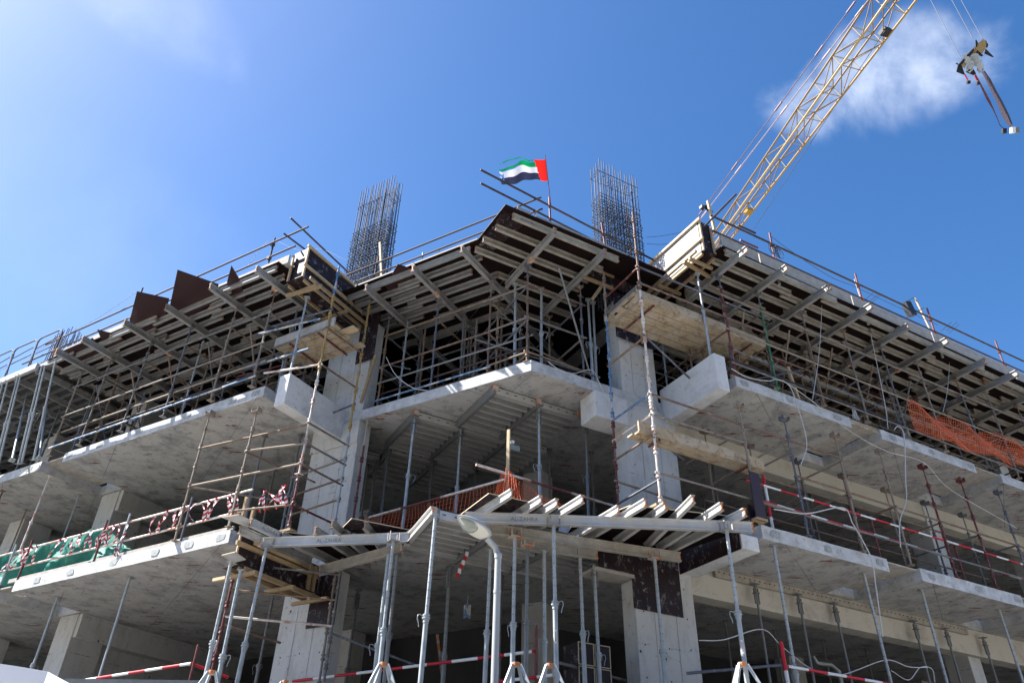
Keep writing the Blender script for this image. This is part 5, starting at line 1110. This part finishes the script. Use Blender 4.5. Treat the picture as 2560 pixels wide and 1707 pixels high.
for i in range(nx):
    for j in range(ny_):
        u = (i+.5)/nx; v = (j+.5)/ny_
        if u > .24 and .055+.015*math.sin(u*20) < v < .20+.05*math.sin(u*11)-.25*max(0, .55-u): continue
        if u > .58 and v < .36 and not (v < .05 or (.26 < v < .34)): continue
        if u > .92 and (.5 < v < .62 or rng.random() < .3): continue
        if u > .97 and rng.random() < .5: continue
        mi = 0 if u < .16+.09*(1-v) else (1 if v < .36 else 2 if v < .66 else 3)
        m.add([V[i][j], V[i][j+1], V[i+1][j+1], V[i+1][j]], [[0, 1, 2, 3]], mi, True)
m.build('cloth', ['flag_red', 'flag_green', 'flag_white', 'flag_black'], t)

# ================================================================== CRANE
t = thing('tower_crane', Vector((0, 0, 0)), 'yellow lattice tower crane jib reaching over the building from behind on the right', 'crane')
away = ray(290, 2700).normalized(); z0 = 45.0; P0 = atdepth(1905, 454, z0)
def solve(ytar):
    lo, hi = -60.0, 40.0
    for _ in range(60):
        mid = (lo+hi)/2; P = P0 - away*mid; d_ = P-CAM; y = CY-F*d_.dot(UP)/d_.dot(FW)
        if y > ytar: lo = mid
        else: hi = mid
    return lo
tA = solve(620); tB = solve(-240)
side = away.cross(Z).normalized(); upj = side.cross(away).normalized()
if upj.z < 0: upj = -upj
rotj = D(14); s_ = side*math.cos(rotj)+upj*math.sin(rotj); u_ = -side*math.sin(rotj)+upj*math.cos(rotj)
t454, t0 = 0.0, solve(0)
def width(tt): return 1.12+ (1.62-1.12)*(tt-t454)/(t0-t454)
def jc(tt, a, b): w_ = width(tt)/2; return P0-away*tt+s_*a*w_+u_*b*w_*.62
T0 = tA-14; T1 = tB
for a, b, mm, r in ((-1, 1, 'crane_brown', .055), (-1, -1, 'crane_pale', .065), (1, 1, 'crane_brown', .05), (1, -1, 'crane_yellow', .058)):
    MB().tube(jc(T0, a, b), jc(T1, a, b), r, 8).build('chord', mm, t)
npan = 22; m = MB(); mb = MB()
for i in range(npan):
    ta = T0+(T1-T0)*i/npan; tb = T0+(T1-T0)*(i+1)/npan
    for (a, b), (a2, b2) in (((-1, 1), (1, 1)), ((-1, -1), (1, -1)), ((-1, 1), (-1, -1)), ((1, 1), (1, -1))):
        mb.tube(jc(ta, a, b), jc(ta, a2, b2), .026, 5, 1, cap=False)
        mb.tube(jc(ta, *( (a, b) if i % 2 else (a2, b2))), jc(tb, *((a2, b2) if i % 2 else (a, b))), .027, 5, cap=False)
mb.build('lacing', ['crane_brown', 'crane_pale'], t)
for yy, mm in ((520, 'crane_yellow'), (64, 'black')):
    tt = solve(yy); c = jc(tt, .55, -.9); MB().cbox(c, s_*.5, away*.42, u_*.2).build('winch_box' if yy > 100 else 'motor_box', mm, t)
def pend(t0_, o, r, mm):
    pa = atdepth(1700+o[0]*.3661, 450+0, 1)
for k, (xb, yb, xt, yt_, mm) in enumerate(((1700+230*.3661, 1380*.3661, 1700+1330*.3661, -20, 'pendant_pale'), (1700+210*.3661, 1360*.3661, 1700+1265*.3661, -30, 'pendant'))):
    # pendants lie in the jib's upright plane, at the same distance as the jib point of the same picture height
    def dep(y): P = P0-away*solve(y); return (P-CAM).dot(FW)
    yb2 = yb+110; xb2 = xb-110*(xt-xb)/(yb-yt_)
    A = atdepth(xb2, yb2, dep(yb2)); B = atdepth(xt, yt_, dep(yt_)); MB().tube(A, B, .034 if k == 0 else .026, 6).build('pendant_bar', mm, t)
    m = MB(); dv = (B-A)
    for u in (.16, .36, .60, .80, .94): c = A+dv*u; m.bar(c-dv.normalized()*.3, c+dv.normalized()*.3, .09, .05, 0); 
    m.build('pendant_joint', mm, t)
MB().tube(jc(T0, 0, 1.2), jc(T1, .2, 1.1), .018, 4).build('hoist_rope', 'cable', t)
MB().tube(atdepth(1700+500*.3661, 1568*.3661, 48), atdepth(1700+1400*.3661, 210*.3661, 38), .02, 4).build('hoist_rope', 'cable', t)
# mast hidden behind the building
mc = jc(T0, 0, 0); m = MB()
for a in (-1, 1):
    for b in (-1, 1): m.tube(Vector((mc.x+a, mc.y+b, 0)), Vector((mc.x+a, mc.y+b, mc.z+1)), .12, 6)
for i in range(int(mc.z/2)):
    for a in (-1, 1): m.tube(Vector((mc.x-1, mc.y+a, i*2)), Vector((mc.x+1, mc.y+a, i*2+2)), .06, 4); m.tube(Vector((mc.x+a, mc.y-1, i*2)), Vector((mc.x+a, mc.y+1, i*2+2)), .06, 4)
m.build('mast', 'crane_yellow', t)
# ---- hook block with slings
t = thing('crane_hook', atdepth(2440, 170, 24), 'cream crane hook block hanging from thin ropes with lifting slings', 'crane hook')
HZ = 24.0
def HP(x, y, dz=0): return atdepth(2360+x*.19139, 60+y*.19139, HZ+dz)
def plate(m, pts, th, mi=0):
    a = [HP(*p) for p in pts]; b = [HP(*p, th) for p in pts]; n = len(a)
    m.add(a+b, [list(range(n)), list(range(n, 2*n))[::-1]]+[[i, (i+1) % n, n+(i+1) % n, n+i] for i in range(n)], mi)
m = MB(); plate(m, [(215, 520), (250, 455), (440, 260), (510, 200), (560, 225), (545, 330), (500, 390), (430, 380), (300, 500), (270, 585), (240, 560)], .35); m.build('block_frame', 'crane_pale', t)
m = MB(); plate(m, [(410, 315), (515, 415), (490, 430), (390, 385)], .1); plate(m, [(545, 325), (650, 430), (635, 440), (525, 390)], .1); plate(m, [(410, 210), (425, 210), (450, 265), (435, 310), (415, 300)], .1); plate(m, [(545, 215), (580, 275), (565, 320), (550, 310)], .1)
plate(m, [(180, 545), (235, 550), (275, 665), (250, 665), (160, 628)], .1); plate(m, [(300, 600), (380, 580), (420, 650), (385, 675), (290, 635)], .1)
m.tube(HP(155, 515, .05), HP(245, 560, .05), .02, 6); m.tube(HP(200, 540, -.02), HP(380, 340, -.02), .045, 6); m.build('cheek_plates', 'black', t)
m = MB()
for (x, y, r) in ((270, 415, .06), (300, 470, .1), (340, 520, .1), (400, 440, .13), (440, 510, .12), (470, 560, .09), (350, 560, .08)): m.tube(HP(x, y, -.08), HP(x, y, .25), r, 12)
m.build('sheaves', 'galv', t)
m = MB(); m.path([HP(450, 530), HP(445, 600), HP(470, 635), (HP(510, 610)), HP(500, 540)], .035, 8); m.path([HP(320, 540), HP(300, 620), HP(330, 635), HP(370, 590)], .035, 8); m.build('hooks', 'galv', t)
def sling(pts, ws, mm, name='sling'):
    m = MB(); P = []
    for (x, y), w_ in zip(pts, ws): P.append((HP(x-w_, y), HP(x+w_, y-w_*.3), HP(x+w_, y-w_*.3, .03), HP(x-w_, y, .03)))
    for a, b in zip(P, P[1:]):
        for i in range(4): m.add([a[i], a[(i+1) % 4], b[(i+1) % 4], b[i]], [[0, 1, 2, 3]])
    m.build(name, mm, t)
sling([(500, 620), (560, 720), (640, 880), (720, 1040), (780, 1180), (850, 1300), (880, 1350)], [15, 22, 26, 24, 36, 34, 12], 'pendant_pale')
sling([(520, 620), (590, 730), (670, 880), (760, 1040), (840, 1200), (890, 1320)], [14, 20, 16, 16, 14, 8], 'cable')
sling([(400, 640), (450, 740), (520, 880), (580, 1000), (640, 1110), (690, 1220), (725, 1310)], [6, 10, 16, 20, 10, 7, 5], 'maroon')
m = MB(); m.tube(HP(270, 660), HP(310, 735), .02, 6); m.tube(HP(400, 675), HP(435, 745), .02, 6); m.build('red_straps', 'red', t)
m = MB(); m.cbox(HP(318, 765), RT*.1, UP*.09, FW*.08); m.tube(HP(318, 745), HP(330, 785), .03, 6); m.cbox(HP(440, 780), RT*.08, UP*.09, FW*.08); m.cbox(HP(783, 1400), RT*.12, UP*.15, FW*.1); m.tube(HP(783, 1375), HP(720, 1310), .01, 4); m.build('shackle', 'black', t)
m = MB(); m.cbox(HP(898, 1390), RT*.12, UP*.17, FW*.12, 0); m.cbox(HP(950, 1392), RT*.11, UP*.16, FW*.12, 1); m.build('end_fitting', ['white', 'galv_dark'], t)
m = MB()
for x, y in ((225, 460), (375, 190), (505, 195)): 
    p = HP(x, y); m.tube(p, p+Z*14, .012, 4, cap=False)
m.build('hoist_ropes', 'cable', t)

# ================================================================== CABLES, ROPES
def wire(pts, r, m_, label, cat='cable', sag=0):
    P = []
    Q = [Vector(p) for p in pts]; Q = [Q[0]*2-Q[1]]+Q+[Q[-1]*2-Q[-2]]
    for a in range(1, len(Q)-2):
        for i in range(8):
            u = i/8; p0_, p1_, p2_, p3_ = Q[a-1:a+3]
            P.append(.5*((2*p1_)+(p2_-p0_)*u+(2*p0_-5*p1_+4*p2_-p3_)*u*u+(3*p1_-p0_-3*p2_+p3_)*u**3))
    P.append(Vector(pts[-1])); return MB().path(P, r, 5).build('cable', m_, label=label, cat=cat)
c4 = lambda x, y: (1700+x*.3661, 650+y*.3661)
wire([onR(*c4(*p), 10.25) for p in ((1190, 130), (1280, 420), (1330, 640), (1400, 990), (1420, 1150))], .010, 'rope_white', 'white cord falling from a maroon roof post to the right middle slab')
wire([onR(*c4(*p), 10.2) for p in ((970, 260), (960, 500), (940, 720), (905, 950))], .008, 'rope_white', 'thin white cord hanging in front of the right deck joists')
wire([onR(*c4(*p), 10.2) for p in ((1835, 560), (1840, 700), (1825, 900), (1795, 1040))], .008, 'rope_white', 'white cord dropping from the far right roof edge')
wire([onR(*c4(*p), 10.2) for p in ((350, 740), (460, 800), (600, 825), (660, 815), (740, 850), (790, 960), (865, 1240), (825, 1400))], .011, 'rope_white', 'white cable looping over the right middle slab edge')
wire([onR(*c4(*p), 10.2) for p in ((700, 820), (900, 960), (1150, 1160), (1400, 1300), (1660, 1380), (1850, 1568), (2300, 1830))], .009, 'rope_white', 'long thin white cable sagging across under the right middle slab')
wire([onR(*c4(*p), 10.2) for p in ((1460, 1160), (1490, 1135), (1530, 1200), (1540, 1500), (1545, 1640), (1500, 1790), (1505, 1960))], .013, 'rope_white', 'white cable dropping from the orange mesh to the lower right rail')
wire([onR(*d4(*p), 10.2) for p in ((640, 380), (860, 410), (1110, 370), (1180, 480), (1250, 600), (1310, 730), (1340, 930), (1385, 1250))], .013, 'rope_white', 'thick white cable hanging over the lower right slab edge')
wire([onR(*d4(*p), 11.0) for p in ((130, 1275), (300, 1270), (560, 1200), (700, 1320), (900, 1470), (1100, 1510), (1400, 1410), (1560, 1455), (1690, 1460)) ], .011, 'rope_white', 'white cable looping between the props low on the right')
wire([onR(*d4(*p), 11.0) for p in ((1440, 1480), (1560, 1545), (1640, 1460), (1720, 1470), (1740, 1560)) ], .011, 'rope_white', 'small loop of white cable at the bottom right')
wire([onL(*e3(*p), 12.3) for p in ((725, -20), (790, 100), (900, 185), (1010, 210))], .01, 'rope_white', 'white cable curving down onto the left part of the corner slab')
wire([onR(*e3(*p), 12.15) for p in ((1830, 10), (1900, 60), (2000, 92), (2130, 70), (2200, 200), (2290, 370))], .009, 'rope_white', 'white cable on the right lip of the corner slab')
wire([onR(*f4(*p), 11.6) for p in ((430, 525), (560, 515), (700, 490), (820, 460))], .007, 'cable', 'upper thin dark wire between the right cage and the beam box')
wire([onR(*f4(*p), 11.6) for p in ((430, 585), (560, 592), (720, 575), (850, 575))], .007, 'cable', 'lower thin dark wire between the right cage and the beam box')
wire([onL(*f2(*p), 11.0) for p in ((640, 185), (560, 260), (440, 420), (340, 480))], .006, 'cable', 'thin tie wire slanting from the left roof post')
wire([onL(*f2(*p), 11.0) for p in ((710, 195), (900, 275), (1110, 270), (1340, 370))], .006, 'cable', 'thin sagging wire running to the left bar cage')
wire([onL(*f1(*p), 9.9) for p in ((1265, 470), (920, 700), (560, 900), (-60, 1230))], .007, 'cable', 'thin wire along the left roof guard rail')
wire([onR(*f4(*p), 9.8) for p in ((1560, 510), (1750, 650), (2100, 880), (2340, 980), (2700, 1150), (3100, 1330))], .007, 'cable', 'thin wire sagging along the right roof guard rail')
m = MB(); rng = random.Random(9)
for i in range(9): p = onR(*c4(1180+rng.uniform(-14, 14), 985), 10.6); m.path([p, p-Z*.25+dR*rng.uniform(-.06, .06), p-Z*.45+dR*rng.uniform(-.12, .12)], .011, 5)
m.build('rag_bundle', 'rope_white', label='white rag bundle tied to a scaffold ledger on the right middle slab', cat='rag')
m = MB(); a = atz(*d3(185, 670), 5.3)
for i in range(6): p = a-Z*.09*i+dR*-.035*i; m.add([p-dR*.03, p+dR*.035, p+dR*.03-Z*.1, p-dR*.04-Z*.1], [[0, 1, 2, 3]], i % 2)
m.build('warning_tape', ['white', 'red'], label='short strip of red and white tape dangling under the canopy panels', cat='tape')
m = MB(); c = atz(*d3(185, 1080), 4.6); m.cbox(c, dR*.12, nR*.1, Z*.28); m.tube(c+Z*.14, c+Z*.35, .008, 4); m.build('blue_bag', 'scaffold_blue', label='small blue bag hanging in the dark behind the props', cat='bag')
m = MB(); c = R(17.5, 13.5, 4.55); m.path([R(16.5, 14, 4.75), R(16.6, 14, 4.6), R(17.1, 14, 4.62), R(17.35, 14, 4.5), R(17.45, 14, 1.7)], .055, 10); m.build('drain_pipe', 'galv', label='bent grey drain pipe in the dark under the lower right beam', cat='pipe')
# props on the cantilever beams under the boxes
prop(L(12.35, 10.62, 9.63), 12.0, 'slim pale prop standing on the left cantilever beam under the beam box', 'props on the cantilever beams', split=.62, ro=.032)
prop(R(11.05, 10.62, 9.89), 12.4, 'slim blue grey prop standing on the right cantilever beam under the beam box', 'props on the cantilever beams', split=.55, ro=.032)
MB().bar(L(11.75, 10.5, 12.05), L(12.8, 10.35, 12.03), .08, .08).build('timber_cross', 'timber', label='yellow cross timber on the prop head under the left beam box', cat='timber')
MB().bar(R(10.5, 10.5, 12.46), R(11.5, 10.6, 12.44), .08, .08).build('timber_cross', 'timber', label='timber with green end on the prop head under the right beam box', cat='timber')
MB().bar(L(11.6, 12.35, 9.6), L(11.3, 12.3, 10.9), .07, .05, up=nL).build('timber_prop', 'timber', label='leaning timber length beside the left column on the corner slab', cat='timber')
MB().bar(R(13.9, 10.7, 9.5), R(13.6, 10.6, 10.5), .06, .06, up=nR).build('timber_prop', 'timber_pale', label='short leaning timber among the cable knots on the right middle slab', cat='timber')

def light_blocker(x, y, w_, d_, h, label):  # unseen blocks added to keep low sky and far ground light out
    t = thing('blocker_building', Vector((x, y, 0)), label, 'building'); MB().box(Vector((x-w_/2, y-d_/2, 0)), Vector((w_, 0, 0)), Vector((0, d_, 0)), Z*h).build('wall', 'blocker_wall', t)
    m = MB()
    for i in range(int(w_/3)):
        for j in range(int(h/3.2)): m.box(Vector((x-w_/2+.9+i*3, y+d_/2, 1+j*3.2)), Vector((1.3, 0, 0)), Vector((0, .03, 0)), Z*1.4)
    m.build('windows', 'galv_dark', t)
light_blocker(-38, -29, 36, 12, 22, 'unseen plain block added across the road on the left to hold back light'); light_blocker(0, -29, 38, 12, 20, 'unseen plain block added across the road in the middle to hold back light'); light_blocker(38, -29, 36, 12, 22, 'unseen plain block added across the road on the right to hold back light')
light_blocker(62, -4, 14, 40, 15, 'unseen plain block added down the road on the right to hold back light')
# label check: keep within sixteen words
for o in bpy.data.objects:
    if o.parent is None and 'label' in o and len(o['label'].split()) > 16: print('LONG', o.name, o['label'])
for o in bpy.data.objects:
    if '_b' in o: del o['_b']
